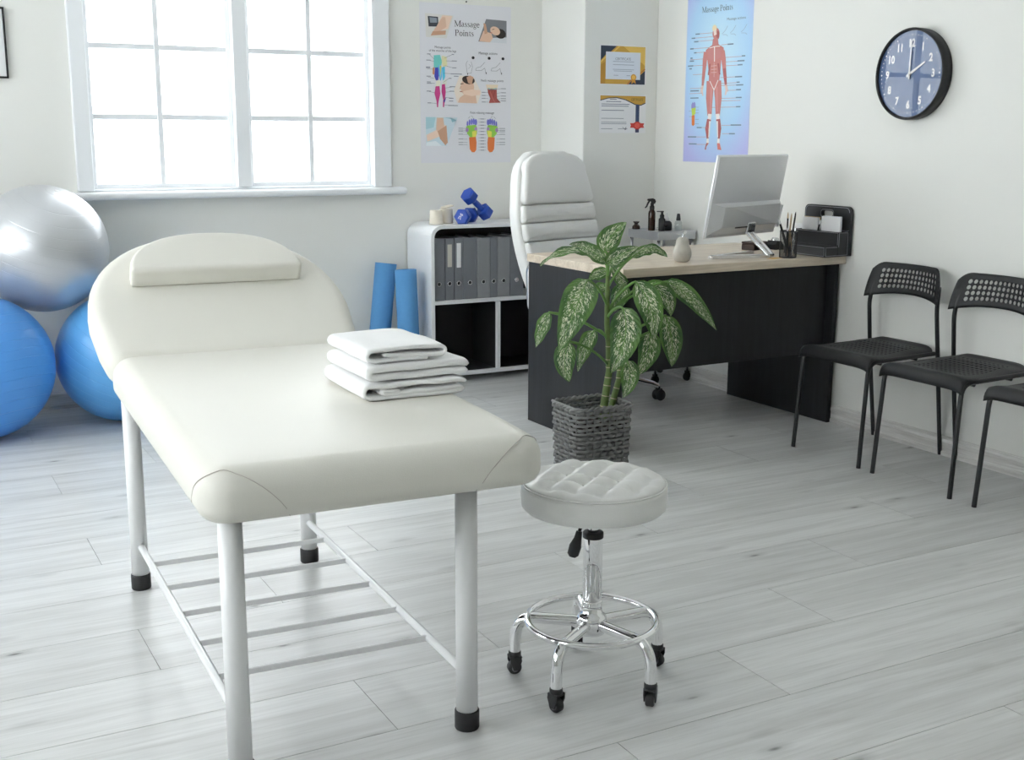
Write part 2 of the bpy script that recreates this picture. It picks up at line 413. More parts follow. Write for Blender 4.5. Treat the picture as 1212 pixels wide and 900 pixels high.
baseboard('baseboard_side', (XP, YP), (XP, YB), (-1, 0), M_baseY)
# ------------------------------------------------------------------ massage table
BR = -0.050
bed = thing('massage_table', 'cream padded massage table with raised rounded backrest and white tubular legs', 'massage table', (0.864, 2.70, 0), BR)
# local axes: x across, y towards the window
q = MB()
out = dens(rrect(-0.352, -0.655, 0.352, 0.625, [0.065, 0.065, 0.060, 0.060], 8), 0.03)
def seatz(x, y, z):
    k = max(0.0, (-0.40-y)/0.28)
    return (x, y, z-0.006*k*k*(1 if z > 0.6 else 0))
q.slab(out, 0.552, 0.662, 0.034, 0.052, 7, bulge=0.0, rings=7, zfun=seatz)
mattress = q.build('mattress', M_leather, bed)
# curved seams over the two front corners
def surf(x, y):                                        # top surface height of the rounded cushion
    dx = 0.345-abs(x); dy = y+0.70; r = 0.052
    if dx < r and dy < r+0.02: pass
    d = min(dx, dy); z = 0.655
    if dx < 0.055 and dy < 0.055:
        d = 0.055-math.hypot(0.055-dx, 0.055-dy)
    if d < r: z -= r-math.sqrt(max(0, r*r-(r-d)**2))
    return z
for sgn in (-1, 1):
    P = []
    # arc from the side, over the corner, down the front face
    for i in range(25):
        t = i/24; a = PI*t
        sx = 0.13*(1-math.cos(a))/2; hz = 0.085*math.sin(a)
        # walk round the corner: distance from side point to front point
        L_ = -0.06+0.26*t
        if L_ < 0: x, y, nx_, ny_ = 0.352, -0.655+0.065-L_, 1, 0
        else:
            if L_ < 0.1021:
                b_ = L_/0.065; x = 0.352-0.065+0.065*math.cos(b_); y = -0.655+0.065-0.065*math.sin(b_); nx_, ny_ = math.cos(b_), -math.sin(b_)
            else: x, y, nx_, ny_ = 0.352-0.065-(L_-0.1021), -0.655, 0, -1
        z = 0.558+0.098*math.sin(a)**0.75
        zt = 0.662-0.052
        ins = 0
        if z > zt: ins = 0.052-math.sqrt(max(0, 0.052**2-(z-zt)**2))
        if z < 0.586: ins = 0.034-math.sqrt(max(0, 0.034**2-(0.586-z)**2))
        P.append(((x-nx_*ins)*sgn, y-ny_*ins, z-0.001))
    q = MB(); q.tube(P, 0.0009, 6); q.build('corner_seam', M_seam, mattress)
# backrest: same width, half-round head end, hinged and raised
ang = math.radians(31)
bk = []
for i in range(31):
    a = PI*i/30; e = 0.90
    cx_ = math.copysign(abs(math.cos(a))**e, math.cos(a)); bk.append((0.383*cx_, 0.22+0.385*math.sin(a)**e))
o2 = [(-0.352, 0.0), (0.352, 0.0), (0.372, 0.10)]+bk+[(-0.372, 0.10)]
o2 = dens(roundpoly(o2, 0.055, 7), 0.02)
MBK = Matrix.Translation((0.003, 0.630, 0.575)) @ Matrix.Rotation(ang, 4, 'X')
q = MB(); q.slab(o2, -0.015, 0.085, 0.03, 0.045, 6, bulge=0.0, rings=6, M=MBK)
back = q.build('backrest', M_leather, bed)
# half-moon head cushion
hp = []
for i in range(25):
    a = PI*i/24; hp.append((0.255*math.copysign(abs(math.cos(a))**0.85, math.cos(a)), 0.198*math.sin(a)**0.9))
hp = dens(roundpoly(hp, 0.022, 5), 0.014)
q = MB(); q.slab(hp, 0.0, 0.060, 0.006, 0.014, 5, bulge=0.0, rings=5, M=MBK @ Matrix.Translation((0.0, 0.325, 0.087)) @ Matrix.Rotation(math.radians(-3), 4, 'X') @ Matrix.Translation((0, 0, 0.0)))
q.build('head_cushion', M_leather, bed)
# steel frame under the cushions
q = MB()
for s_ in (-1, 1): q.box((s_*0.22-0.055, 0.02, 0.540), (0.03, 1.14, 0.018), bev=0.003)
for y in (-0.535, 0.575): q.box((-0.055, y, 0.540), (0.44, 0.03, 0.018), bev=0.003)
q.build('frame', M_wmetal, bed)
q = MB(); M_ply = mat('dark_underside', (0.05, 0.048, 0.045), 0.9, noise_amt=0.2); q.box((0, -0.02, 0.5515), (0.58, 1.16, 0.006)); q.build('underside_board', M_ply, bed)
LEGS = [(-0.288, -0.570), (0.204, -0.555), (-0.310, 0.578), (0.180, 0.588)]
for (x, y) in LEGS:
    q = MB(); q.lathe([(0.0235, 0.035), (0.0235, 0.555)], 24, c=(x, y, 0)); lg = q.build('leg', M_wmetal, bed)
    q = MB(); q.lathe([(0.0255, 0.0), (0.027, 0.003), (0.027, 0.040), (0.0255, 0.043), (0.0236, 0.043)], 24, c=(x, y, 0)); q.build('foot_cap', M_rubber, lg)
RZ = 0.126
for (a, c, s_) in ((LEGS[0], LEGS[2], 0.02), (LEGS[1], LEGS[3], -0.012)):
    q = MB(); q.tube([(a[0]+s_*0.2, a[1]+0.015, RZ), (c[0]+s_*0.2, c[1]-0.015, RZ)], 0.0095, 14); q.build('side_rail', M_wmetal, bed)
def rungx(i, y):
    a, c = (LEGS[0], LEGS[2]) if i == 0 else (LEGS[1], LEGS[3])
    t = (y-a[1])/(c[1]-a[1]); return a[0]+(c[0]-a[0])*t
for k in range(5):
    y = -0.350+k*0.189
    q = MB(); x0, x1 = rungx(0, y), rungx(1, y)
    q.box(((x0+x1)/2, y, RZ), (x1-x0, 0.006, 0.015), bev=0.002); q.build('rung', M_wmetal, bed)

# ------------------------------------------------------------------ folded towels on the table
def towel_mat():
    m, nt, b_ = nodes('white_terry'); L = nt.links.new
    b_.inputs['Base Color'].default_value = (0.93, 0.93, 0.93, 1); b_.inputs['Roughness'].default_value = 0.95; b_.inputs['Sheen Weight'].default_value = 0.35
    b_.inputs['Specular IOR Level'].default_value = 0.1
    tc = N(nt, 'ShaderNodeTexCoord'); n1 = N(nt, 'ShaderNodeTexNoise', Scale=420.0, Detail=3); L(tc.outputs['Object'], n1.inputs['Vector'])
    n2 = N(nt, 'ShaderNodeTexNoise', Scale=60.0, Detail=3); L(tc.outputs['Object'], n2.inputs['Vector'])
    ad = N(nt, 'ShaderNodeMath', operation='ADD'); L(n1.outputs['Fac'], ad.inputs[0]); L(n2.outputs['Fac'], ad.inputs[1])
    bp = N(nt, 'ShaderNodeBump', Strength=0.6, Distance=0.003); L(ad.outputs[0], bp.inputs['Height']); L(bp.outputs['Normal'], b_.inputs['Normal'])
    return m
M_towel = towel_mat()
def towel(wd, dp, path, th, seed):
    """thick strip following a folded path in xz, swept along y"""
    P = [Vector((x, z)) for x, z in path]
    Q = [P[0]]
    for a, c in zip(P, P[1:]):
        k = max(1, int((c-a).length/0.009))
        Q += [a.lerp(c, j/k) for j in range(1, k+1)]
    for _ in range(3): Q = [Q[0]]+[(Q[i-1]+Q[i]*2+Q[i+1])/4 for i in range(1, len(Q)-1)]+[Q[-1]]
    n = len(Q); L_, R_ = [], []
    for i in range(n):
        t = (Q[min(i+1, n-1)]-Q[max(i-1, 0)]).normalized(); nn = Vector((-t.y, t.x)); L_.append(Q[i]+nn*th/2); R_.append(Q[i]-nn*th/2)
    e0 = Q[0]-(Q[1]-Q[0]).normalized()*th*0.4; e1 = Q[-1]+(Q[-1]-Q[-2]).normalized()*th*0.4
    ring = L_+[e1]+R_[::-1]+[e0]; m_ = len(ring); ny = 22
    cen = sum(Q, Vector((0, 0)))/n
    vs = []; q = MB()
    for j in range(ny+1):
        v = j/ny; y = -dp/2+dp*v
        sh = 0.0
        for i, p in enumerate(ring):
            k = i if i < n else (2*n-i if i > n else n-1)
            k = min(max(k, 0), n-1)
            pin = 1.0
            if j == 0 or j == ny: pin = 0.72
            elif j == 1 or j == ny-1: pin = 0.93
            c_ = Q[k]; pp = c_+(p-c_)*pin
            d = noise.noise(Vector((pp.x*14+seed, y*9, pp.y*14)))*0.0030*(0.3+0.7*min(1, pp.y/0.02))
            dx = noise.noise(Vector((pp.y*20, y*7+seed, 3)))*0.004
            vs.append((pp.x+dx, y+noise.noise(Vector((pp.x*10+seed*3, pp.y*40, 7)))*0.004, max(0.0005, pp.y+d)))
    fs = []
    for j in range(ny):
        for i in range(m_):
            k = (i+1) % m_; fs.append((j*m_+i, (j+1)*m_+i, (j+1)*m_+k, j*m_+k))
    q.add(vs, fs, 0, True)
    # end caps as quads between the two sides of the strip
    for j, fl in ((0, False), (ny, True)):
        o = j*m_; cf = []
        for i in range(n-1):
            a, b_, c, d = o+i, o+i+1, o+m_-2-i-1, o+m_-2-i
            cf.append((a, b_, c, d) if not fl else (d, c, b_, a))
        cf.append((o+n-1, o+n, o+n+1)); cf.append((o+0, o+m_-2, o+m_-1))
        q.add([], [], 0)
        for f in cf: q.f.append(list(f)); q.m.append(0); q.sm.append(True)
    return q
def spiral(wd, h, th, kind):
    a = wd/2; t = th/2; r = (h-th)/2
    if kind == 0:      # bottom: wrapped round, a rolled core near the left fold
        pts = [(-a+0.075, h*0.52), (-a+0.045, h*0.60), (-a+0.030, h*0.50), (-a+0.05, h*0.40), (a-0.03, h*0.42), (a-0.012, h*0.58), (a-0.03, h*0.70)]
        pts = [(-a+0.085, h*0.50), (-a+0.04, h*0.62), (-a+0.032, h*0.48), (-a+0.05, h*0.36), (a-0.02, h*0.40), (a-0.006, h*0.30), (a-0.02, t), (-a+r, t)]
        pts += [(-a+r+r*math.cos(q), t+r+r*math.sin(q)) for q in [PI*1.5-PI*k/10 for k in range(1, 11)]] + [(a-0.035, h-t), (a-0.012, h-t-0.004)]
    elif kind == 1:    # middle: one fold with a crease
        pts = [(a-0.01, t), (-a+r, t)]+[(-a+r+r*math.cos(q), t+r+r*math.sin(q)) for q in [PI*1.5-PI*k/10 for k in range(1, 11)]]+[(a-0.02, h-t), (a-0.006, h-t-0.004)]
    else:              # top: rolled at both ends with a loose flap
        r2 = r*0.8
        pts = [(a-0.055, t), (-a+r, t)]+[(-a+r+r*math.cos(q), t+r+r*math.sin(q)) for q in [PI*1.5-PI*k/10 for k in range(1, 11)]]
        pts += [(a-0.02, h-t)]+[(a-0.02+r2*math.cos(q), h-t-r2+r2*math.sin(q)) for q in [PI/2-PI*k/8 for k in range(1, 9)]]+[(-a+0.06, h-t-2*r2+0.004), (-a+0.045, h-t-2*r2+0.008)]
    return pts
TW = [(0, 0.262, 0.285, 0.039, 0.0113, (1.082, 2.605), 'thick white towel at the bottom of the folded stack, lying on the massage table'),
      (1, 0.252, 0.270, 0.038, 0.0184, (1.092, 2.610), 'white towel in the middle of the folded stack, two plain layers and a creased fold'),
      (2, 0.205, 0.262, 0.036, 0.0112, (1.068, 2.618), 'topmost and narrowest white towel of the folded stack, with a rolled-in edge')]
tz = 0.6632
for kind, wd, dp, h, th, (x, y), lab in TW:
    t_ = towel(wd, dp, spiral(wd, h, th, kind), th, kind*3.7+1).build('folded_towel', M_towel)
    t_.location = (x, y, tz); t_.rotation_euler = (0, 0, [-0.03, 0.0, -0.02][kind]); tag(t_, lab, 'towel', 'folded white towels on the massage table'); tz = max(v.co.z for v in t_.data.vertices)+tz+0.0006-0.0008*kind*0

# ------------------------------------------------------------------ rolling stool
ST = (1.398, 2.205)
st = thing('rolling_stool', 'round white tufted stool on a chrome five-legged base with casters', 'stool', (*ST, 0))
R0 = 0.166
q = MB(); vs = []; fs = []
nr, nt_ = 26, 72
zt = 0.499
prof_side = [(0.150, 0.423), (0.158, 0.425), (R0-0.001, 0.432), (R0+0.001, 0.453), (R0, 0.474), (R0-0.001, 0.480), (R0-0.006, 0.4825), (R0-0.004, 0.485), (R0-0.008, 0.4895)]
def tuft(x, y):
    a = math.radians(38); u = (x*math.cos(a)+y*math.sin(a))/0.062; v = (-x*math.sin(a)+y*math.cos(a))/0.062
    g = abs(math.sin(PI*u)*math.sin(PI*v))**0.45
    rr = math.hypot(x, y)/R0
    fade = 1 if rr < 0.80 else max(0, (0.98-rr)/0.18)
    return (g-0.55)*0.0200*fade
for r, z in prof_side:
    for k in range(nt_): q_ = 2*PI*k/nt_; vs.append((r*math.cos(q_), r*math.sin(q_), z))
for i in range(1, nr+1):
    r = (R0-0.008)*(1-i/(nr+0.3)); 
    for k in range(nt_):
        q_ = 2*PI*k/nt_; x, y = r*math.cos(q_), r*math.sin(q_); d = 1-(r/(R0-0.008))
        vs.append((x, y, 0.4895+0.0085*min(1, d*3.2)**0.6+tuft(x, y)))
nR = len(prof_side)+nr
for i in range(nR-1):
    for k in range(nt_):
        l = (k+1) % nt_; fs.append((i*nt_+k, i*nt_+l, (i+1)*nt_+l, (i+1)*nt_+k))
fs.append(tuple((nR-1)*nt_+k for k in range(nt_))); fs.append(tuple(range(nt_))[::-1])
q.add(vs, fs); seat = q.build('seat', M_leath2, st)
q = MB(); q.tube([((R0-0.002)*math.cos(a), (R0-0.002)*math.sin(a), 0.4835) for a in [2*PI*k/64 for k in range(64)]], 0.0022, 6, closed=True); q.build('piping', M_leath2, seat)
a45 = math.radians(38)
for i in range(-2, 3):
    for j in range(-2, 3):
        u, v = i*0.062, j*0.062; x = u*math.cos(a45)-v*math.sin(a45); y = u*math.sin(a45)+v*math.cos(a45)
        if math.hypot(x, y) < 0.115:
            q = MB(); q.lathe([(0.006, -0.001), (0.0055, 0.0015), (0.003, 0.0028), (0.0001, 0.003)], 10, c=(x, y, 0.4915)); q.build('tuft_button', M_leath2, seat)
q = MB(); q.box((0, 0, 0.416), (0.13, 0.13, 0.014), bev=0.003); q.build('seat_plate', M_bmetal, st)
q = MB(); q.lathe([(0.0125, 0.34), (0.0125, 0.413)], 20); q.build('piston', M_chrome, st)
q = MB(); q.lathe([(0.0225, 0.185), (0.0225, 0.350), (0.0225, 0.354)], 28); q.build('column', M_chrome, st)
q = MB(); q.lathe([(0.0235, 0.352), (0.0240, 0.354), (0.0240, 0.364), (0.0225, 0.366), (0.013, 0.366)], 28); q.build('column_cap', M_rubber, st)
q = MB(); q.lathe([(0.018, 0.118), (0.030, 0.120), (0.034, 0.128), (0.036, 0.140), (0.035, 0.158), (0.031, 0.166), (0.024, 0.170), (0.024, 0.196), (0.0250, 0.199), (0.0225, 0.202)], 32); q.build('hub', M_chrome, st)
q = MB(); q.tube([(0.15*math.cos(2*PI*k/64), 0.15*math.sin(2*PI*k/64), 0.150) for k in range(64)], 0.0085, 12, closed=True); q.build('foot_ring', M_chrome, st)
M_hubg = mat('grey_wheel_hub', (0.25, 0.25, 0.25), 0.4, noise_amt=0.05)
for k in range(5):
    a = math.radians(-3+72*k); ca, sa = math.cos(a), math.sin(a)
    pth = [(0.025, 0.145), (0.140, 0.145), (0.163, 0.138), (0.176, 0.120), (0.181, 0.095), (0.182, 0.052)]
    p3 = fillet([Vector((r*ca, r*sa, z)) for r, z in pth], 0.02, 4)
    q = MB(); q.tube(p3, 0.0132, 14); lg = q.build('leg', M_chrome, st)
    Mx = Matrix.Translation((0.182*ca, 0.182*sa, 0)) @ Matrix.Rotation(a+0.8*(k-2)+0.5, 4, 'Z')
    q = MB(); q.lathe([(0.0145, 0.044), (0.0150, 0.047), (0.0150, 0.056), (0.013, 0.058)], 16, M=Mx)
    for s_ in (-1, 1): q.prism([(-0.006, 0.012), (0.006, 0.012), (0.014, 0.032), (0.014, 0.046), (-0.012, 0.046), (-0.014, 0.034)], s_*0.0125-0.0015, s_*0.0125+0.0015, M=Mx @ Matrix.Rotation(PI/2, 4, 'X'))
    q.box((0, 0, 0.043), (0.030, 0.028, 0.006), bev=0.002, M=Mx)
    q.build('caster_fork', M_rubber, lg)
    q = MB(); q.lathe([(0.005, -0.0095), (0.014, -0.0095), (0.0165, -0.007), (0.0165, 0.007), (0.014, 0.0095), (0.005, 0.0095)], 20, M=Mx @ Matrix.Translation((0.001, 0, 0.0165)) @ Matrix.Rotation(PI/2, 4, 'X')); q.lathe([(0.0001, -0.0104), (0.009, -0.0104), (0.009, 0.0104), (0.0001, 0.0104)], 16, 1, M=Mx @ Matrix.Translation((0.001, 0, 0.0165)) @ Matrix.Rotation(PI/2, 4, 'X')); q.build('caster_wheel', [M_rubber, M_hubg], lg)
q = MB(); q.tube([(-0.01, 0.0, 0.413), (-0.035, -0.01, 0.398), (-0.048, -0.014, 0.372)], 0.0042, 8); lv = q.build('lever', M_bmetal, st)
q = MB(); q.tube([(-0.046, -0.014, 0.378), (-0.050, -0.0145, 0.362), (-0.058, -0.017, 0.345), (-0.066, -0.020, 0.328), (-0.068, -0.0205, 0.322)], [0.007, 0.009, 0.014, 0.013, 0.007], 12); q.build('lever_handle', M_rubber, lv)
def text_mesh(s, size, align='CENTER', bold=0.0):
    """flat outlines of lettering: 2-D vertices and faces"""
    cu_ = bpy.data.curves.new('lettering', 'FONT'); cu_.body = s; cu_.size = size; cu_.align_x = align; cu_.resolution_u = 3; cu_.offset = bold
    o = bpy.data.objects.new('lettering', cu_); COL.objects.link(o); dg = bpy.context.evaluated_depsgraph_get(); dg.update()
    me = o.evaluated_get(dg).to_mesh(); v = [(p.co.x, p.co.y) for p in me.vertices]; f = [tuple(q.vertices) for q in me.polygons]
    o.evaluated_get(dg).to_mesh_clear(); bpy.data.objects.remove(o); bpy.data.curves.remove(cu_)
    return v, f
# ------------------------------------------------------------------ desk
DZ = 0.75
dk = thing('office_desk', 'black office desk with pale oak top, standing against the right wall', 'desk', (3.137, 4.232, 0), 0.0245)
DX, DY = 0.590, 0.370
q = MB(); q.box((0, 0, DZ-0.0175), (2*DX, 2*DY, 0.035), bev=0.002); q.build('top', M_oak, dk)
for s_ in (-1, 1):
    q = MB(); q.box((s_*(DX-0.022 if s_ > 0 else DX-0.013), 0.005, 0.3575), (0.024, 0.70 if s_ < 0 else 0.69, 0.715), bev=0.0015); q.build('side_panel', M_lam, dk)
q = MB(); q.box((-0.005, -0.285, 0.515), (2*DX-0.060, 0.018, 0.398), bev=0.0015); q.build('modesty_panel', M_lam, dk)
for s_ in (-1, 1):
    for y in (-0.30, 0.30):
        q = MB(); q.lathe([(0.012, 0), (0.012, 0.004)], 12, c=(s_*(DX-0.03), y, 0)) if False else q.box((s_*(DX-0.02), y, 0.002), (0.012, 0.03, 0.0039))
        q.build('foot_pad', M_rubber, dk)

# ------------------------------------------------------------------ executive chair
ec = thing('executive_chair', 'white leather executive chair with ribbed high back, behind the desk', 'chair', (3.090, 4.850, 0), math.radians(17))
# local: faces -y
q = MB(); q.lathe([(0.03, 0.07), (0.034, 0.075), (0.034, 0.115), (0.027, 0.12), (0.027, 0.30), (0.016, 0.302), (0.016, 0.41)], 24); q.build('gas_lift', M_chrome, ec)
for k in range(5):
    a = math.radians(-72+72*k+10); ca, sa = math.cos(a), math.sin(a)
    q = MB(); q.tube([(0.03*ca, 0.03*sa, 0.105), (0.16*ca, 0.16*sa, 0.100), (0.27*ca, 0.27*sa, 0.078), (0.30*ca, 0.30*sa, 0.066)], [0.024, 0.021, 0.016, 0.013], 12); lg = q.build('base_leg', M_chrome, ec)
    Mx = Matrix.Translation((0.30*ca, 0.30*sa, 0.0275)) @ Matrix.Rotation(a+0.9, 4, 'Z')
    q = MB()
    for s_ in (-1, 1): q.lathe([(0.002, -0.009), (0.021, -0.009), (0.0265, -0.004), (0.0275, 0.003), (0.024, 0.009), (0.002, 0.009)], 20, M=Mx @ Matrix.Translation((0, s_*0.014, 0)) @ Matrix.Rotation(-s_*PI/2, 4, 'X'))
    q.lathe([(0.007, 0.0), (0.007, 0.04)], 10, M=Mx); q.box((0, 0, 0.014), (0.045, 0.012, 0.03), bev=0.004, M=Mx)
    q.build('caster', M_rubber, lg)
q = MB(); q.slab(dens(rrect(-0.255, -0.27, 0.255, 0.22, 0.09), 0.04), 0.415, 0.515, 0.03, 0.045, 5, bulge=0.012, rings=5); q.build('seat', M_leath2, ec)
q = MB(); q.box((0, 0.0, 0.405), (0.26, 0.30, 0.025), bev=0.004); q.build('tilt_mechanism', M_bmetal, ec)
# back shell and pads follow a gentle curve; frontal plane (x, h) mapped to tilt and curvature
def backmap(x, h, d):
    """h metres up the back, d outwards to the sitter"""
    t = h/0.78; y = 0.185+0.17*t+0.045*math.sin(PI*t)+0.05*max(0, t-0.7)
    wrap = -0.30*x*x*(1.0)
    ny_, nz_ = -0.97, 0.22
    return (x, y+wrap+ny_*d, 0.425+h*0.972+nz_*d*0.6)
def halfw(h):
    t = min(1, max(0, h/0.78)); wv = 0.215+0.065*math.sin(PI*min(1, t*0.80+0.12))-0.03*max(0, (t-0.6)/0.4)
    if t > 0.86: wv *= math.sqrt(max(0.0, 1-((t-0.86)/0.14)**2*0.62))
    return wv
def outline(h0, h1, inset, n=18):
    R_ = [(halfw(h0+(h1-h0)*i/n)-inset, h0+(h1-h0)*i/n) for i in range(n+1)]
    return [(-x, h) for x, h in R_[::-1]][::-1][::-1] , R_
def shell_out(h0, h1, inset):
    R_ = [(halfw(h0+(h1-h0)*i/22)-inset, h0+(h1-h0)*i/22) for i in range(23)]
    return dens(roundpoly(R_+[(-x, h) for x, h in R_[::-1]], 0.05, 6), 0.025)
q = MB(); q.slab(shell_out(0.02, 0.78, 0.0), -0.055, 0.025, 0.03, 0.022, 5, rings=5, zfun=backmap)
shell = q.build('backrest', M_leath2, ec)
HB = [0.06, 0.155, 0.245, 0.335, 0.425, 0.515, 0.772]
for i in range(6):
    h0, h1 = HB[i]+0.001, HB[i+1]-0.001
    if i == 5:
        R_ = [(halfw(h0+(h1+0.02-h0)*k/14)-0.045, h0+(h1-h0)*k/14) for k in range(15)]
        oo = R_+[(-x, h) for x, h in R_[::-1]]
        c_ = h1-0.06
        c_ = h1-0.105; oo = [(halfw(h0)-0.014, h0), (halfw(h0+0.08)-0.014, h0+0.08), (halfw(c_)-0.016, c_)]+[((halfw(c_)-0.016)*math.copysign(abs(math.cos(a))**0.75, math.cos(a)), c_+0.105*math.sin(a)**0.75) for a in [PI*k/12*1.0 for k in range(1, 12)]]+[(-halfw(c_)+0.016, c_), (-halfw(h0+0.08)+0.014, h0+0.08), (-halfw(h0)+0.014, h0)]
    else:
        R_ = [(halfw(h0+(h1-h0)*k/3)-0.014, h0+(h1-h0)*k/3) for k in range(4)]; oo = R_+[(-x, h) for x, h in R_[::-1]]
    q = MB(); q.slab(dens(roundpoly(oo, 0.030, 5), 0.012), 0.015, 0.064 if i == 5 else 0.056, 0.008, 0.020, 4, bulge=0.010, rings=4, zfun=backmap)
    q.build('headrest' if i == 5 else 'back_pad', M_leath2, ec)
for s_ in (-1, 1):
    q = MB(); q.tube(fillet([(s_*0.24, 0.16, 0.43), (s_*0.315, 0.17, 0.44), (s_*0.325, 0.17, 0.665), (s_*0.325, -0.15, 0.665), (s_*0.315, -0.17, 0.44), (s_*0.24, -0.16, 0.43)], 0.05, 6), 0.013, 12); ar = q.build('armrest', M_chrome, ec)
    q = MB(); q.slab(dens(rrect(s_*0.325-0.030, -0.17, s_*0.325+0.030, 0.17, 0.028), 0.025), 0.672, 0.708, 0.012, 0.016, 4, bulge=0.004, rings=3); q.build('arm_pad', M_leath2, ar)

# ------------------------------------------------------------------ monitor (seen from behind)
mo = thing('computer_monitor', 'silver computer monitor seen from behind on a V-shaped stand, on the desk', 'monitor', (3.345, 4.045, DZ+0.0005))
th = math.radians(18); tilt = math.radians(10)
MM = Matrix.Translation((-0.02, 0.055, 0.085)) @ Matrix.Rotation(th, 4, 'Z') @ Matrix.Rotation(tilt, 4, 'X')   # local: x along screen, z up, -y back side
q = MB(); q.box((0, 0.008, 0.175), (0.54, 0.012, 0.350), bev=0.004, seg=2, M=MM); q.build('screen_housing', M_silver, mo)
q = MB(); q.box((0, 0.0150, 0.177), (0.525, 0.003, 0.330), M=MM); q.build('screen', M_blk, mo)
q = MB()
q.box((0, 0.0, 0.175), (0.532, 0.006, 0.342), bev=0.002, M=MM); q.build('back_panel', M_silver, mo)
q = MB()
vs = [(-0.262, 0, 0.020), (0.262, 0, 0.020), (0.262, 0, 0.150), (-0.262, 0, 0.150), (-0.235, -0.034, 0.062), (0.215, -0.034, 0.062), (0.215, -0.030, 0.138), (-0.150, -0.034, 0.132), (-0.235, -0.020, 0.136)]
vs = [(-0.264, -0.001, 0.012), (0.264, -0.001, 0.012), (0.264, -0.001, 0.150), (-0.264, -0.001, 0.150), (-0.20, -0.030, 0.050), (0.235, -0.030, 0.050), (0.235, -0.030, 0.140), (-0.16, -0.034, 0.138), (-0.20, -0.030, 0.138)]
q.add(vs, [(0, 1, 5, 4), (1, 2, 6, 5), (2, 3, 8, 7, 6), (3, 0, 4, 8), (4, 5, 6, 7, 8)], 0, False, MM); q.build('electronics_cover', M_silver, mo)
q = MB(); q.box((0.238, -0.020, 0.095), (0.012, 0.030, 0.10), bev=0.003, M=MM @ Matrix.Rotation(0.05, 4, 'Y')); q.build('cover_fin', M_silver, mo)
q = MB(); q.box((-0.045, -0.0285, 0.046), (0.10, 0.004, 0.006), M=MM); q.build('connector_slot', M_dark, mo)
q = MB(); q.box((0.02, -0.032, 0.040), (0.060, 0.012, 0.050), bev=0.003, M=MM); hb = q.build('hinge_bracket', M_alu, mo)
for dx in (-0.012, 0.006):
    for dz in (-0.01, 0.01):
        q = MB(); q.lathe([(0.004, 0), (0.003, 0.002), (0.0001, 0.002)], 8, M=MM @ Matrix.Translation((0.02+dx+0.004, -0.038, 0.040+dz)) @ Matrix.Rotation(PI/2, 4, 'X')); q.build('screw', M_dark, hb)
hx = MM @ Vector((0.02, -0.030, 0.020))
F = Vector((0.035, -0.085, 0.006)); A_ = Vector((-0.235, -0.025, 0.006)); B_ = Vector((0.065, 0.075, 0.006))
q = MB()
dirv = (F-hx); side = Vector((0.94, 0.34, 0)).normalized()
for o_ in (-0.020, 0.020):
    p0 = hx+side*o_*1.0; p1 = F+side*o_*0.9+Vector((0, 0, 0.004))
    q.tube([p0, p0.lerp(p1, 0.5), p1], 0.0085, 8)
q.tube([hx-side*0.020, hx+side*0.020], 0.008, 8); q.tube([F-side*0.018+Vector((0, 0, 0.004)), F+side*0.018+Vector((0, 0, 0.004))], 0.009, 8)
q.tube([hx.lerp(F, 0.45)-side*0.018, hx.lerp(F, 0.45)+side*0.018], 0.006, 8)
q.build('stand_arm', M_alu, mo)
def bar(p, r, wd, h0, h1):
    d = (r-p); n_ = Vector((-d.y, d.x, 0)).normalized()*wd/2
    return [(p-n_).xy[:], (r-n_).xy[:], (r+n_).xy[:], (p+n_).xy[:]]
q = MB(); q.prism(bar(F, A_, 0.022, 0, 0), 0.0, 0.015); q.prism(bar(A_, B_, 0.024, 0, 0), 0.0, 0.014); q.build('stand_foot', M_alu, mo)

# ------------------------------------------------------------------ desk organizer and what stands on the desk
og = thing('desk_organizer', 'black leather desk organizer with grey stitching and a handle slot, against the right wall', 'organizer', (3.655, 3.985, DZ+0.0005), 0.02)
# local: x to the wall, y along the wall
q = MB()
sl = rrect(-0.140, 0.0, 0.140, 0.212, [0.004, 0.004, 0.024, 0.024], 5)
slot = rrect(-0.035, 0.165, 0.035, 0.188, 0.011, 4)
bm = bmesh.new()
def loop(pts, x): return [bm.verts.new((x, p, z)) for p, z in pts]
x0, x1 = 0.058, 0.074
Lo0, Li0, Lo1, Li1 = loop(sl, x0), loop(slot, x0), loop(sl, x1), loop(slot, x1)
def bridge(a, b_):
    na, nb = len(a), len(b_); i = j = 0
    ka = [math.atan2(v.co.z-0.1765, v.co.y) for v in a]; kb = [math.atan2(v.co.z-0.1765, v.co.y) for v in b_]
    oa = sorted(range(na), key=lambda k: ka[k]); ob = sorted(range(nb), key=lambda k: kb[k])
    while i < na or j < nb:
        A, B = a[oa[i % na]], b_[ob[j % nb]]
        na_ = ka[oa[i % na]]+(2*PI if i >= na else 0) if i < na else 99; nb_ = kb[ob[j % nb]] if j < nb else 99
        if na_ <= nb_: C_ = a[oa[(i+1) % na]]; i += 1
        else: C_ = b_[ob[(j+1) % nb]]; j += 1
        try: bm.faces.new((A, B, C_))
        except Exception: pass
bridge(Lo0, Li0); bridge(Lo1, Li1)
for a, b_ in ((Lo0, Lo1), (Li0, Li1)):
    for i in range(len(a)): k = (i+1) % len(a); bm.faces.new((a[i], a[k], b_[k], b_[i]))
bmesh.ops.recalc_face_normals(bm, faces=bm.faces[:])
q.bm(bm, 0, False); q.build('back_board', M_org, og)
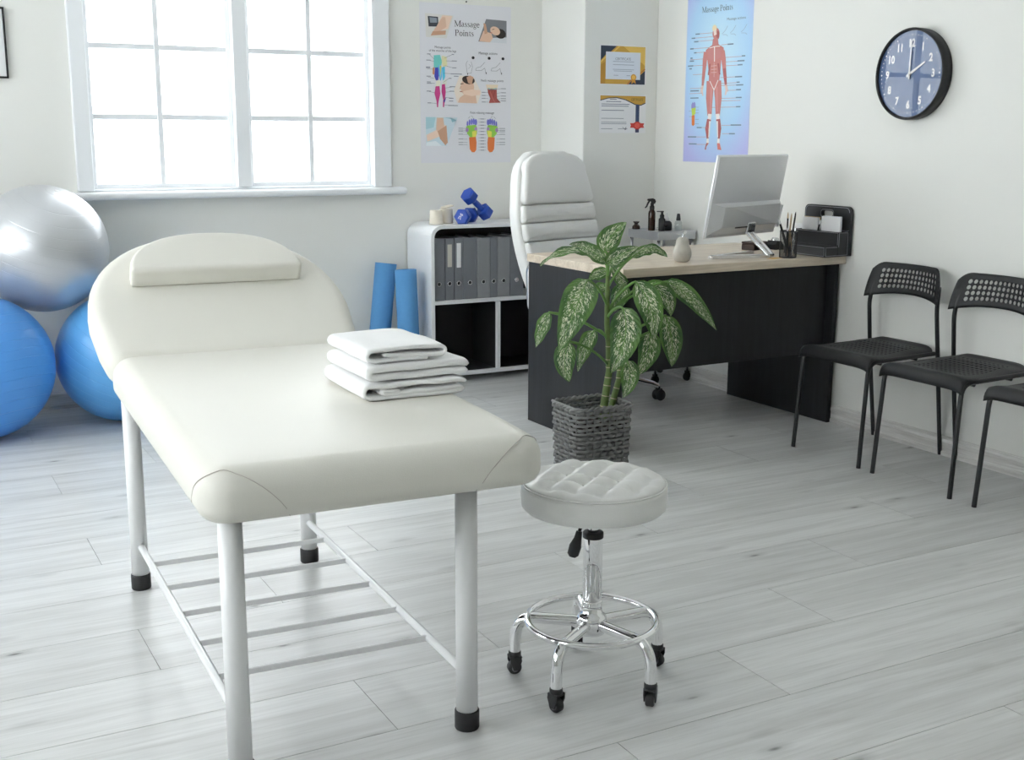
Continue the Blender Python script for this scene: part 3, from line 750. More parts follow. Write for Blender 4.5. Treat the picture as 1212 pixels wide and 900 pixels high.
def tray(name, x0, x1, y0, y1, z1, t=0.006):
    q = MB(); q.box(((x0+x1)/2, (y0+y1)/2, 0.003), (x1-x0, y1-y0, 0.006))
    for c, d in ((((x0+t/2), (y0+y1)/2), (t, y1-y0)), (((x1-t/2), (y0+y1)/2), (t, y1-y0)), (((x0+x1)/2, y0+t/2), (x1-x0, t)), (((x0+x1)/2, y1-t/2), (x1-x0, t))):
        q.box((c[0], c[1], z1/2), (d[0], d[1], z1), bev=0.0015)
    return q.build(name, M_org, og)
tall = tray('tall_tray', 0.000, 0.056, -0.135, 0.135, 0.105); low = tray('low_tray', -0.075, -0.001, -0.135, 0.120, 0.045)
def stitch(pts, parent, r=0.0011):
    q = MB(); q.tube(pts, r, 5); q.build('stitching', M_stitch, parent)
e = 0.0008
stitch([(-0.075-e, -0.130, 0.005), (-0.075-e, -0.130, 0.041), (-0.075-e, 0.116, 0.041), (-0.075-e, 0.116, 0.005), (-0.075-e, -0.130, 0.005)], low)
stitch([(-0.071, -0.135-e, 0.005), (-0.071, -0.135-e, 0.041), (-0.005, -0.135-e, 0.041)], low)
stitch([(0.003, -0.135-e, 0.041), (0.003, -0.135-e, 0.101), (0.054, -0.135-e, 0.101), (0.054, -0.135-e, 0.006), (-0.071, -0.135-e, 0.005)], tall)
stitch([(-e, -0.131, 0.049), (-e, -0.131, 0.101), (-e, 0.131, 0.101), (-e, 0.131, 0.049)], tall)
stitch([(0.058-e, y, z) for y, z in rrect(-0.134, 0.108, 0.134, 0.206, [0.003, 0.003, 0.020, 0.020], 5)], og.children[0])
stitch([(0.058-e, y, z) for y, z in rrect(-0.040, 0.160, 0.040, 0.193, 0.014, 4)], og.children[0])
def on(o, base, loc, rz=0):
    return o
def flat(name, lab, cat, boxes, m, loc, rot=(0, 0, 0), group=None):
    q = MB()
    for c, d in boxes: q.box(c, d)
    o = q.build(name, m); o.location = loc; o.rotation_euler = rot; return tag(o, lab, cat, group)
OX, OY = 3.655, 3.985
np_ = thing('memo_pad', 'thick white memo pad standing in the organizer, right of the black gap', 'memo pad', (OX+0.030, OY-0.066, DZ+0.012), 0.02)
for k in range(3):
    q = MB(); q.box((-0.010+k*0.007, 0.002*k, 0.0775+0.001*k), (0.0055, 0.112-0.004*k, 0.155)); q.build('sheet_block', [M_paper, mat('bluish_paper', (0.66, 0.70, 0.80), 0.6, noise_amt=0.02), M_paper][k], np_)
np2 = thing('notebook', 'white notebook with a tan back cover standing in the left end of the organizer', 'notebook', (OX+0.030, OY+0.072, DZ+0.012), 0.02)
q = MB(); q.box((0, 0, 0.073), (0.012, 0.095, 0.146)); q.build('pages', M_paper, np2)
q = MB(); q.box((0.008, 0.0, 0.074), (0.003, 0.098, 0.148)); q.build('cover', mat('tan_card', (0.55, 0.38, 0.16), 0.6, noise_amt=0.05), np2)
flat('white_card', 'white card leaning out beyond the left end of the organizer', 'card', [((0, 0, 0.062), (0.003, 0.062, 0.124))], M_paper, (OX+0.040, OY+0.171, DZ+0.0005), (0, 0.12, 0.02))
def pen(lab, p0, p1, m, tipm, r=0.0036, grp='pens and pencils in the mesh cup', name='pen', cat='pen'):
    p0, p1 = Vector(p0), Vector(p1); t = thing(name, lab, cat, p0, 0, grp); d = p1-p0
    q = MB(); q.tube([(0, 0, 0), d*0.86], r, 8); q.build('barrel', m, t)
    q = MB(); q.tube([d*0.86, d*0.95, d], [r, r*0.8, r*0.25], 8); q.build('tip', tipm, t)
    return t
CU = Vector((3.445, 3.925, DZ+0.0005))
cu = thing('pencil_cup', 'black wire mesh pencil cup standing in front of the organizer', 'pencil cup', CU)
q = MB(); q.lathe([(0.036, 0.0), (0.036, 0.003), (0.001, 0.003)], 28); q.build('base', M_bmetal, cu)
q = MB()
for k in range(44):
    a = 2*PI*k/44
    for s_ in (1,): q.tube([(0.036*math.cos(a), 0.036*math.sin(a), 0.003), (0.036*math.cos(a+s_*0.0), 0.036*math.sin(a), 0.112)], 0.0008, 3, caps=False)
for j in range(26):
    z = 0.006+j*0.0042; q.tube([(0.036*math.cos(2*PI*k/28), 0.036*math.sin(2*PI*k/28), z) for k in range(28)], 0.0007, 3, closed=True)
q.build('mesh_wall', M_bmetal, cu, kind='stuff')
q = MB(); q.tube([(0.036*math.cos(2*PI*k/28), 0.036*math.sin(2*PI*k/28), 0.113) for k in range(28)], 0.0022, 6, closed=True); q.build('rim', M_bmetal, cu)
Mp_tan = mat('tan_pencil', (0.50, 0.36, 0.22), 0.5, noise_amt=0.05); Mp_w = mat('white_plastic', (0.82, 0.82, 0.82), 0.35, noise_amt=0.02)
PN = [((0.0137, 0.0137, 0.0075), (-0.0425, 0.0189, 0.165), M_bplast, Mp_w, 'black pencil with a white end, leaning furthest left out of the cup'),
      ((0.0238, 0.0106, 0.0075), (-0.0296, 0.0346, 0.165), M_bplast, M_bplast, 'black pencil standing behind the leftmost one in the cup'),
      ((-0.0178, -0.0093, 0.0075), (0.014, 0.026, 0.19), M_bplast, Mp_tan, 'tall black pencil with a bare wood tip, right of the cup centre'),
      ((-0.0008, 0.0015, 0.0075), (0.036, 0.028, 0.185), Mp_tan, Mp_tan, 'tan unpainted pencil beside the tall black pencils in the cup'),
      ((0.0081, 0.0007, 0.0075), (0.0439, 0.0116, 0.192), M_bplast, M_bplast, 'tallest and rightmost black pen rising out of the cup'),
      ((-0.0128, -0.0204, 0.0075), (-0.0199, -0.0119, 0.128), M_bplast, Mp_w, 'short black pen with white end at the front of the cup'),
      ((0.0069, -0.0156, 0.0075), (0.011, -0.0297, 0.132), M_alu, M_chrome, 'chrome topped pen at the front right of the cup'),
      ((0.0218, -0.0077, 0.0075), (0.0001, -0.004, 0.126), Mp_tan, Mp_tan, 'short tan pencil in the middle of the cup')]
for a, b_, m1, m2, lab in PN: pen(lab, CU+Vector(a), CU+Vector(b_), m1, m2, name='pencil' if 'pencil' in lab else 'pen', cat='pencil' if 'pencil' in lab else 'pen')
pen('grey pen leaning in the organizer beside the white memo pad', (OX+0.020, OY+0.030, DZ+0.012), (OX+0.028, OY-0.006, DZ+0.165), M_alu, M_chrome, grp='pens in the organizer')
pen('black pen leaning in the dark gap of the organizer', (OX+0.018, OY+0.038, DZ+0.012), (OX+0.026, OY+0.006, DZ+0.150), M_bplast, Mp_w, grp='pens in the organizer')
flat('sticky_note', 'orange yellow paper slip lying flat on the desk left of the pencil cup', 'paper', [((0, 0, 0.0004), (0.075, 0.035, 0.0008))], mat('yellow_paper', (0.72, 0.47, 0.16), 0.6, noise_amt=0.05), (3.375, 3.925, DZ+0.0003), (0, 0, 0.3))
bx = thing('leather_box', 'small dark brown box lying on the desk behind the monitor stand', 'box', (3.560, 4.285, DZ+0.0005), 0.3)
q = MB(); q.box((0, 0, 0.014), (0.105, 0.070, 0.028), bev=0.003); q.build('body', mat('brown_leather', (0.035, 0.016, 0.010), 0.4, noise_amt=0.2), bx)
q = MB(); q.box((0, 0, 0.033), (0.107, 0.072, 0.009), bev=0.003); q.build('lid', MATS['brown_leather'], bx)
# black stapler-like holder behind the low tray
hd = thing('tape_dispenser', 'low black desk accessory between the brown box and the organizer', 'accessory', (3.655, 4.255, DZ+0.0005), 0.1)
q = MB(); q.prism([(-0.028, 0.0), (0.028, 0.0), (0.028, 0.018), (0.012, 0.038), (-0.014, 0.040), (-0.028, 0.022)], -0.03, 0.03, M=Matrix.Rotation(PI/2, 4, 'X')); q.build('body', M_bplast, hd)
q = MB(); q.lathe([(0.010, -0.012), (0.014, -0.012), (0.014, 0.012), (0.010, 0.012)], 16, M=Matrix.Translation((0, 0, 0.0395)) @ Matrix.Rotation(PI/2, 4, 'X')); q.build('roll', M_alu, hd)
# concrete pear
pr = thing('pear_ornament', 'grey concrete pear ornament with a silver leaf and stalk, on the desk', 'ornament', (2.936, 3.987, DZ+0.0005))
q = MB(); q.lathe([(0.001, 0.002), (0.022, 0.0), (0.031, 0.006), (0.0375, 0.022), (0.0385, 0.036), (0.036, 0.050), (0.0295, 0.066), (0.0265, 0.076), (0.0265, 0.086), (0.023, 0.094), (0.015, 0.100), (0.004, 0.1005), (0.0005, 0.099)], 32); q.build('body', M_conc, pr)
q = MB(); q.tube([(0, 0, 0.098), (0.002, 0, 0.108), (0.006, 0, 0.114)], 0.0022, 8); q.build('stalk', M_chrome, pr)
q = MB()
lf = [(0, 0), (0.010, 0.008), (0.022, 0.008), (0.032, 0.0), (0.022, -0.008), (0.010, -0.008)]
q.prism(lf, 0, 0.0012, M=Matrix.Translation((0.002, 0, 0.106)) @ Matrix.Rotation(PI, 4, 'Z') @ Matrix.Rotation(-0.25, 4, 'Y')); q.build('leaf', M_chrome, pr)
q = MB(); q.prism(lf, 0, 0.0012, M=Matrix.Translation((0.004, 0, 0.108)) @ Matrix.Rotation(-0.9, 4, 'Y') @ Matrix.Rotation(PI/2, 4, 'X') @ Matrix.Scale(0.75, 4)); q.build('leaf', M_chrome, pr)

# ------------------------------------------------------------------ salon trolley behind the desk with bottles
TX0, TX1, TY0, TY1, TZ = 3.490, 3.722, 4.945, 5.215, 0.785
M_tray = mat('grey_metal_tray', (0.56, 0.57, 0.585), 0.3, 0.6, noise_amt=0.02)
tr = thing('salon_trolley', 'small grey metal trolley with chrome posts between desk and wall corner', 'trolley', ((TX0+TX1)/2, (TY0+TY1)/2, 0))
hw, hd_ = (TX1-TX0)/2, (TY1-TY0)/2
for z in (TZ, 0.45, 0.13):
    q = MB(); q.box((0, 0, z-0.012-0.02), (2*hw, 2*hd_, 0.004))
    for c, d in (((-hw, 0), (0.004, 2*hd_)), ((hw, 0), (0.004, 2*hd_)), ((0, -hd_), (2*hw, 0.004)), ((0, hd_), (2*hw, 0.004))): q.box((c[0], c[1], z-0.021), (d[0], d[1], 0.042), bev=0.001)
    if z == TZ: q.box((0, 0, TZ-0.004), (2*hw-0.004, 2*hd_-0.004, 0.006))
    q.build('tray', M_tray, tr)
for sx in (-1, 1):
    for sy in (-1, 1):
        q = MB(); q.lathe([(0.009, 0.05), (0.009, TZ-0.012)], 14, c=(sx*(hw-0.014), sy*(hd_-0.014), 0)); po = q.build('post', M_chrome, tr)
        q = MB(); q.lathe([(0.004, -0.009), (0.020, -0.009), (0.0235, -0.005), (0.0235, 0.005), (0.020, 0.009), (0.004, 0.009)], 16, M=Matrix.Translation((sx*(hw-0.014), sy*(hd_-0.014), 0.0235)) @ Matrix.Rotation(PI/2, 4, 'X')); q.box((sx*(hw-0.014), sy*(hd_-0.014), 0.048), (0.018, 0.026, 0.012), bev=0.002); q.build('caster', M_rubber, po)
TT = TZ-0.001+0.0003
sp = thing('spray_bottle', 'tall dark amber spray bottle with black trigger, on the trolley', 'bottle', (3.532, 5.065, TT), -0.45)
q = MB(); q.lathe([(0.017, 0), (0.0185, 0.003), (0.0185, 0.088), (0.016, 0.098), (0.0115, 0.104), (0.0115, 0.108)], 24); q.build('body', M_brown, sp)
q = MB(); q.lathe([(0.0125, 0.106), (0.0125, 0.122), (0.009, 0.126), (0.009, 0.140)], 18); q.prism([(-0.026, 0.152), (-0.024, 0.160), (0.004, 0.163), (0.014, 0.158), (0.018, 0.148), (0.014, 0.136), (-0.004, 0.136), (-0.008, 0.148)], -0.008, 0.008, M=Matrix.Rotation(PI/2, 4, 'X')); q.build('spray_head', M_blk, sp)
q = MB(); q.tube([(-0.014, 0, 0.150), (-0.022, 0, 0.138), (-0.028, 0, 0.122), (-0.036, 0, 0.114)], [0.005, 0.0045, 0.004, 0.003], 8); q.build('trigger', M_blk, sp)
pb = thing('pump_bottle', 'slim black pump bottle between the spray bottle and the round black bottle', 'bottle', (3.560, 5.015, TT), -0.45)
q = MB(); q.lathe([(0.016, 0), (0.017, 0.003), (0.017, 0.060), (0.013, 0.064), (0.011, 0.068)], 22); q.build('body', M_blk, pb)
q = MB(); q.lathe([(0.011, 0.066), (0.0115, 0.080), (0.007, 0.084), (0.006, 0.094), (0.009, 0.095), (0.009, 0.101)], 16); q.box((-0.013, 0, 0.0985), (0.030, 0.009, 0.005), bev=0.002); q.build('pump', M_blk, pb)
rb = thing('round_bottle', 'round shouldered black bottle with a white nozzle cap, on the trolley', 'bottle', (3.603, 5.035, TT))
q = MB(); q.lathe([(0.026, 0), (0.029, 0.003), (0.029, 0.030), (0.026, 0.041), (0.018, 0.048), (0.011, 0.050)], 28); q.box((-0.0266, -0.010, 0.030), (0.001, 0.014, 0.008)) if False else None; q.build('body', M_blk, rb)
q = MB(); q.lathe([(0.014, 0.049), (0.014, 0.060), (0.011, 0.066), (0.0065, 0.072), (0.005, 0.088), (0.001, 0.090)], 20); q.build('cap', Mp_w, rb)
q = MB()
for k in range(7):
    a0 = math.radians(-150+k*4); a1 = math.radians(-150+k*4+4); r_ = 0.0293
    q.add([(r_*math.cos(a0), r_*math.sin(a0), 0.027), (r_*math.cos(a1), r_*math.sin(a1), 0.027), (r_*math.cos(a1), r_*math.sin(a1), 0.031), (r_*math.cos(a0), r_*math.sin(a0), 0.031)], [(0, 1, 2, 3)])
q.build('label_print', M_paper, rb)
cb_ = thing('clear_bottle', 'clear glass bottle with a tapered black cap, rightmost on the trolley', 'bottle', (3.652, 5.000, TT))
q = MB(); q.lathe([(0.017, 0), (0.0185, 0.002), (0.0185, 0.042), (0.015, 0.047), (0.010, 0.050), (0.009, 0.052)], 24); q.build('body', glass('bottle_glass', (0.90, 0.92, 0.92), 1.45), cb_)
q = MB(); q.lathe([(0.0001, 0.002), (0.0165, 0.002), (0.0165, 0.026), (0.0001, 0.026)], 20); q.build('lotion', mat('pale_lotion', (0.66, 0.68, 0.68), 0.4, noise_amt=0.02), cb_)
q = MB(); q.lathe([(0.0115, 0.051), (0.0115, 0.060), (0.008, 0.084), (0.006, 0.086), (0.0001, 0.086)], 18); q.build('cap', M_blk, cb_)
jr = thing('amber_jar', 'small squat amber jar with a flared stopper, leftmost on the trolley', 'jar', (3.512, 5.175, TT))
q = MB(); q.lathe([(0.019, 0), (0.0205, 0.003), (0.0205, 0.014), (0.014, 0.022), (0.010, 0.024), (0.010, 0.030)], 22); q.build('body', M_brown, jr)
q = MB(); q.lathe([(0.0085, 0.028), (0.016, 0.036), (0.0165, 0.040), (0.0001, 0.040)], 20); q.build('stopper', M_brown, jr)
ds = MB(); ds.lathe([(0.024, 0), (0.034, 0.001), (0.040, 0.005), (0.039, 0.006), (0.033, 0.0025), (0.001, 0.002)], 28)
d_ = ds.build('small_dish', Mp_w); d_.location = (3.640, 5.120, TT); tag(d_, 'flat white dish behind the bottles on the trolley', 'dish')
# ------------------------------------------------------------------ storage cabinet by the back wall
CX0, CX1, CYF, CYB, CZ = 2.478, 3.262, 5.475, 5.775, 0.815
ca_ = thing('storage_cabinet', 'low white cabinet with rounded corners and black inside, under the poster', 'cabinet', ((CX0+CX1)/2, CYF, 0))
hw = (CX1-CX0)/2; dp = CYB-CYF
def ushape(t):
    r = 0.065-t
    return [(-hw+t, 0.034)]+[(p, q_) for p, q_ in arc((-hw+0.065, CZ-0.065), r, PI, PI/2, 8)]+[(p, q_) for p, q_ in arc((hw-0.065, CZ-0.065), r, PI/2, 0, 8)]+[(hw-t, 0.034)]
q = MB(); a, b_ = ushape(0), ushape(0.019); n = len(a)
vs = [(x, 0, z) for x, z in a]+[(x, 0, z) for x, z in b_]+[(x, dp, z) for x, z in a]+[(x, dp, z) for x, z in b_]
fs = []
for i in range(n-1):
    fs += [(i, i+1, n+i+1, n+i), (2*n+i+1, 2*n+i, 3*n+i, 3*n+i+1), (i+1, i, 2*n+i, 2*n+i+1), (n+i, n+i+1, 3*n+i+1, 3*n+i)]
fs += [(0, n, 3*n, 2*n), (n-1, 3*n-1, 4*n-1, 2*n-1)]
q.add(vs, fs, 0, False); q.build('shell', M_wlam, ca_)
q = MB(); q.box((0, dp/2, 0.043), (2*hw-0.038, dp, 0.019)); q.build('bottom_panel', M_wlam, ca_)
q = MB(); q.box((0, dp/2-0.004, 0.420), (2*hw-0.039, dp-0.010, 0.018)); q.build('shelf', M_wlam, ca_)
q = MB(); q.box((-0.006, dp/2-0.004, 0.2305), (0.018, dp-0.010, 0.355)); q.build('divider', M_wlam, ca_)
q = MB(); q.box((0, dp-0.012, 0.42), (2*hw-0.040, 0.006, 0.735)); q.box((-hw+0.0205, dp/2+0.01, 0.23), (0.002, dp-0.024, 0.35)); q.box((hw-0.0205, dp/2+0.01, 0.23), (0.002, dp-0.024, 0.35)); q.box((-0.0165, dp/2+0.01, 0.23), (0.002, dp-0.024, 0.35)); q.box((0.0045, dp/2+0.01, 0.23), (0.002, dp-0.024, 0.35)); q.box((0, dp/2+0.01, 0.0535), (2*hw-0.042, dp-0.024, 0.001)); q.box((0, dp/2+0.01, 0.7945), (2*hw-0.12, dp-0.024, 0.002)); q.build('black_lining', M_dark, ca_, label='matt black lining of the shelves')
for s_ in (-1, 1):
    for y in (0.03, dp-0.03): q = MB(); q.lathe([(0.018, 0), (0.020, 0.034)], 14, c=(s_*(hw-0.05), y, 0)); q.build('foot', M_blk, ca_)
BN = [(2.5005, 0.063, 0.318, 0, 0), (2.568, 0.047, 0.316, 0, 1), (2.620, 0.046, 0.318, 0, 2), (2.668, 0.078, 0.316, 0, 0), (2.749, 0.073, 0.312, 1, 0), (2.8245, 0.041, 0.312, 0, 0), (2.868, 0.072, 0.311, 1, 0), (2.943, 0.078, 0.315, 0, 3)]
BLAB = ['wide dark grey ring binder, leftmost on the cabinet shelf', 'slim grey ring binder with a cream label, second from the left on the shelf', 'slim grey ring binder with a white label, third from the left on the shelf', 'widest dark grey ring binder just right of the white labelled one',
        'pale grey ring binder in the middle of the shelf', 'narrowest dark grey ring binder between two pale grey ones', 'pale grey ring binder, second from the right on the shelf', 'dark grey ring binder with a silver ring, half hidden by the white chair']
M_crl = mat('cream_label', (0.58, 0.56, 0.50), 0.6, noise_amt=0.03)
for (x, wd, h, k, lb), lab in zip(BN, BLAB):
    t = thing('ring_binder', lab, 'binder', (x+wd/2, CYF+0.022, 0.4292), 0, 'grey ring binders on the cabinet shelf'); mm = [M_bind, M_bind2][k]
    q = MB()
    for s_ in (-1, 1): q.box((s_*(wd/2-0.0015), 0.125, h/2), (0.003, 0.245, h))
    q.build('cover', mm, t)
    q = MB(); q.box((0, 0.002, h/2), (wd, 0.004, h), bev=0.0015); q.build('spine', mm, t)
    q = MB(); q.box((0, 0.115, h/2+0.003), (wd-0.008, 0.20, h-0.02)); q.build('pages', M_paper, t)
    q = MB(); q.lathe([(0.012, 0), (0.012, 0.0015), (0.0095, 0.0022), (0.009, 0.0008), (0.0001, 0.0008)], 18, M=Matrix.Translation((0, 0.0, 0.085)) @ Matrix.Rotation(PI/2, 4, 'X')); fr = q.build('finger_ring', M_chrome, t)
    q = MB(); q.lathe([(0.0088, 0.001), (0.0001, 0.0012)], 18, M=Matrix.Translation((0, 0.0, 0.085)) @ Matrix.Rotation(PI/2, 4, 'X')); q.build('hole', M_chrome if lb == 3 else M_dark, fr)
    if lb in (1, 2): q = MB(); q.box((0.0, -0.0006, 0.228), (wd*0.52, 0.001, 0.115 if lb == 1 else 0.125)); q.build('spine_label', M_crl if lb == 1 else M_paper, t)

# bandage rolls
def roll(lab, loc, r, h, top, rz=0):
    t = thing('bandage_roll', lab, 'bandage roll', loc, rz, 'bandage rolls on the cabinet')
    q = MB(); q.lathe([(0.012, 0.002), (0.012, 0.0), (r*1.05, 0.0), (r*1.05, 0.003), (r, 0.010), (r*0.93, h*0.6), (r*0.93, h-0.003), (r*0.9, h), (0.012, h), (0.012, h-0.004)], 28); q.build('roll', M_cream, t)
    if top: q = MB(); q.slab(dens(rrect(-r*0.7, -r*0.75, r*1.15, r*0.75, r*0.6), 0.008), 0, 0.006, 0.002, 0.002, 2, rings=2, M=Matrix.Translation((0, 0, h+0.006)) @ Matrix.Rotation(math.radians(-9), 4, 'Y')); q.build('loose_end', M_cream, t)
roll('cream bandage roll standing upright at the left end of the cabinet top', (2.547, 5.560, CZ+0.0005), 0.035, 0.070, False)
roll('cream bandage roll with a lifted loose end, behind the left roll', (2.622, 5.600, CZ+0.0005), 0.036, 0.074, True, 0.3)

# dumbbells
def dumbbell(lab, loc, Mx, txt):
    t = thing('dumbbell', lab, 'dumbbell', loc, 0, 'blue dumbbells on the cabinet')
    for s_ in (-1, 1):
        q = MB(); rr = 0.042
        q.lathe([(0.012, -0.027), (rr-0.008, -0.027), (rr, -0.019), (rr, 0.019), (rr-0.008, 0.027), (0.012, 0.027)], 6, M=Mx @ Matrix.Translation((0, s_*0.070, 0)) @ Matrix.Rotation(PI/2, 4, 'X') @ Matrix.Rotation(PI/6*0, 4, 'Z'), smooth=False); hd = q.build('head', M_blue, t)
        if s_ < 0 and txt: txt(hd, Mx)
    q = MB(); q.tube([Mx @ Vector((0, -0.046, 0)), Mx @ Vector((0, 0, 0)), Mx @ Vector((0, 0.046, 0))], [0.0145, 0.0165, 0.0145], 14); q.build('handle', M_blue, t)
    return t
def txt1(hd, Mx):
    v, f = text_mesh('2kg', 0.024)
    q = MB(); q.add([Mx @ Vector((x*0.9, -0.0976, z)) for x, z in [(a*math.cos(1.2)-b_*math.sin(1.2), a*math.sin(1.2)+b_*math.cos(1.2)) for a, b_ in v]], f, 0, False); q.build('weight_print', M_paper, hd)
Z6 = CZ+0.0005
m1 = Matrix.Translation((0, 0, 0.0364)) @ Matrix.Rotation(math.radians(-42), 4, 'Z')
dumbbell('blue hexagonal dumbbell lying flat on the cabinet, white print on its end', (2.722, 5.565, Z6), m1, txt1)
m2 = Matrix.Translation((0, 0, 0.0)) @ Matrix.Rotation(math.radians(-72), 4, 'Z') @ Matrix.Rotation(math.radians(-37), 4, 'X') @ Matrix.Rotation(math.radians(30), 4, 'Y')
lo = min((m2 @ Vector((0.042*math.cos(PI*k/3), s_*0.097, 0.042*math.sin(PI*k/3)))).z for k in range(6) for s_ in (-1, 1))
dumbbell('blue hexagonal dumbbell tilted up, its raised end resting on the other dumbbell', (2.800, 5.600, Z6-lo+0.0005), m2, None)

# yoga mats: spiral rolls
def yoga(lab, base, top, r):
    t = thing('yoga_mat', lab, 'yoga mat', base, 0, 'rolled blue yoga mats'); d = Vector(top)-Vector(base); L_ = d.length
    q = MB(); n = 90; th = 0.0058; sp_o, sp_i = [], []
    for k in range(n+1):
        a = 2*PI*5.2*k/n; rad = 0.020+(r-0.020)*k/n
        sp_o.append((rad*math.cos(a+2.2), rad*math.sin(a+2.2))); sp_i.append(((rad-th)*math.cos(a+2.2), (rad-th)*math.sin(a+2.2)))
    Mx = d.to_track_quat('Z', 'Y').to_matrix().to_4x4(); ring = sp_o+sp_i[::-1]; m_ = len(ring)
    vs = [(x, y, z) for z in (0, L_) for x, y in ring]
    fs = [(i, (i+1) % m_, m_+(i+1) % m_, m_+i) for i in range(m_)]
    for o_ in (0, m_):
        for i in range(n): f = (o_+i, o_+i+1, o_+m_-2-i, o_+m_-1-i); fs.append(f if o_ else f[::-1])
    lift = r*math.hypot(d.x, d.y)/L_
    q.add(vs, fs, 0, True, Matrix.Translation((0, 0, lift)) @ Mx); q.build('rolled_mat', M_mat, t)
yoga('rolled blue yoga mat leaning against the back wall, left of the other mat', (2.240, 5.655, 0.0), (2.322, 5.690, 0.605), 0.0600)
yoga('rolled blue yoga mat standing in front of the side of the white cabinet', (2.375, 5.520, 0.0), (2.365, 5.545, 0.590), 0.0585)

# exercise balls
def ball_mat(name, col, rough, metal):
    m, nt, b_ = nodes(name); L = nt.links.new
    b_.inputs['Base Color'].default_value = (*col, 1); b_.inputs['Roughness'].default_value = rough; b_.inputs['Metallic'].default_value = metal; b_.inputs['Specular IOR Level'].default_value = 0.5
    tc = N(nt, 'ShaderNodeTexCoord'); sx = N(nt, 'ShaderNodeSeparateXYZ'); L(tc.outputs['Object'], sx.inputs[0])
    mu = N(nt, 'ShaderNodeMath', operation='MULTIPLY'); mu.inputs[1].default_value = 26.0; L(sx.outputs['Z'], mu.inputs[0])
    fr = N(nt, 'ShaderNodeMath', operation='FRACT'); L(mu.outputs[0], fr.inputs[0])
    r = ramp(nt, [(0.0, (0, 0, 0)), (0.04, (1, 1, 1)), (0.96, (1, 1, 1)), (1.0, (0, 0, 0))], fr.outputs[0])
    bp = N(nt, 'ShaderNodeBump', Strength=0.24 if metal else 0.4, Distance=0.004); L(r.outputs['Color'], bp.inputs['Height']); L(bp.outputs['Normal'], b_.inputs['Normal'])
    return m
def ball(lab, c, r, m, rot, grp='exercise balls by the window'):
    t = thing('exercise_ball', lab, 'exercise ball', (c[0], c[1], c[2]-r), 0, grp)
    q = MB(); bm = bmesh.new(); bmesh.ops.create_uvsphere(bm, u_segments=64, v_segments=40, radius=r)
    q.bm(bm, 0, True); o = q.build('ball', m, t); o.location = (0, 0, r); o.rotation_euler = rot
    q = MB(); q.lathe([(0.012, r-0.0015), (0.010, r+0.001), (0.0001, r+0.0012)], 16); p = q.build('plug', M_paper, o)
M_bsil = ball_mat('silver_vinyl', (0.60, 0.615, 0.64), 0.36, 0.6); M_bblue = ball_mat('bright_blue_vinyl', (0.085, 0.33, 0.82), 0.33, 0.0)
M_bblue2 = ball_mat('sky_blue_vinyl', (0.13, 0.42, 0.82), 0.32, 0.0)
ball('silver ribbed exercise ball resting on top of the two blue balls', (0.652, 5.512, 0.772), 0.274, M_bsil, (0.35, 0.25, 0))
ball('bright blue exercise ball at the left edge, on the floor under the silver ball', (0.345, 5.340, 0.303), 0.303, M_bblue, (-0.3, -0.2, 0))
ball('sky blue exercise ball on the floor behind the massage table backrest', (0.945, 5.420, 0.288), 0.288, M_bblue2, (0.3, 0.35, 0))

# ------------------------------------------------------------------ waiting chairs
def holegrid(nx, ny, f, hole):
    """surface of cells, round holes where hole(i,j)>0 (fraction of the cell)"""
    bm = bmesh.new()
    for i in range(nx):
        for j in range(ny):
            c = [(0, 0), (.5, 0), (1, 0), (1, .5), (1, 1), (.5, 1), (0, 1), (0, .5)]
            O_ = [bm.verts.new(f((i+a)/nx, (j+b_)/ny)) for a, b_ in c]
            h = hole(i, j)
            if h <= 0: bm.faces.new(O_)
            else:
                I_ = []
                for a, b_ in c:
                    d = math.hypot(a-.5, b_-.5); I_.append(bm.verts.new(f((i+.5+(a-.5)/d*h/2)/nx, (j+.5+(b_-.5)/d*h/2)/ny)))
                for k in range(8): l = (k+1) % 8; bm.faces.new((O_[k], O_[l], I_[l], I_[k]))
    bmesh.ops.remove_doubles(bm, verts=bm.verts[:], dist=1e-5)
    return bm
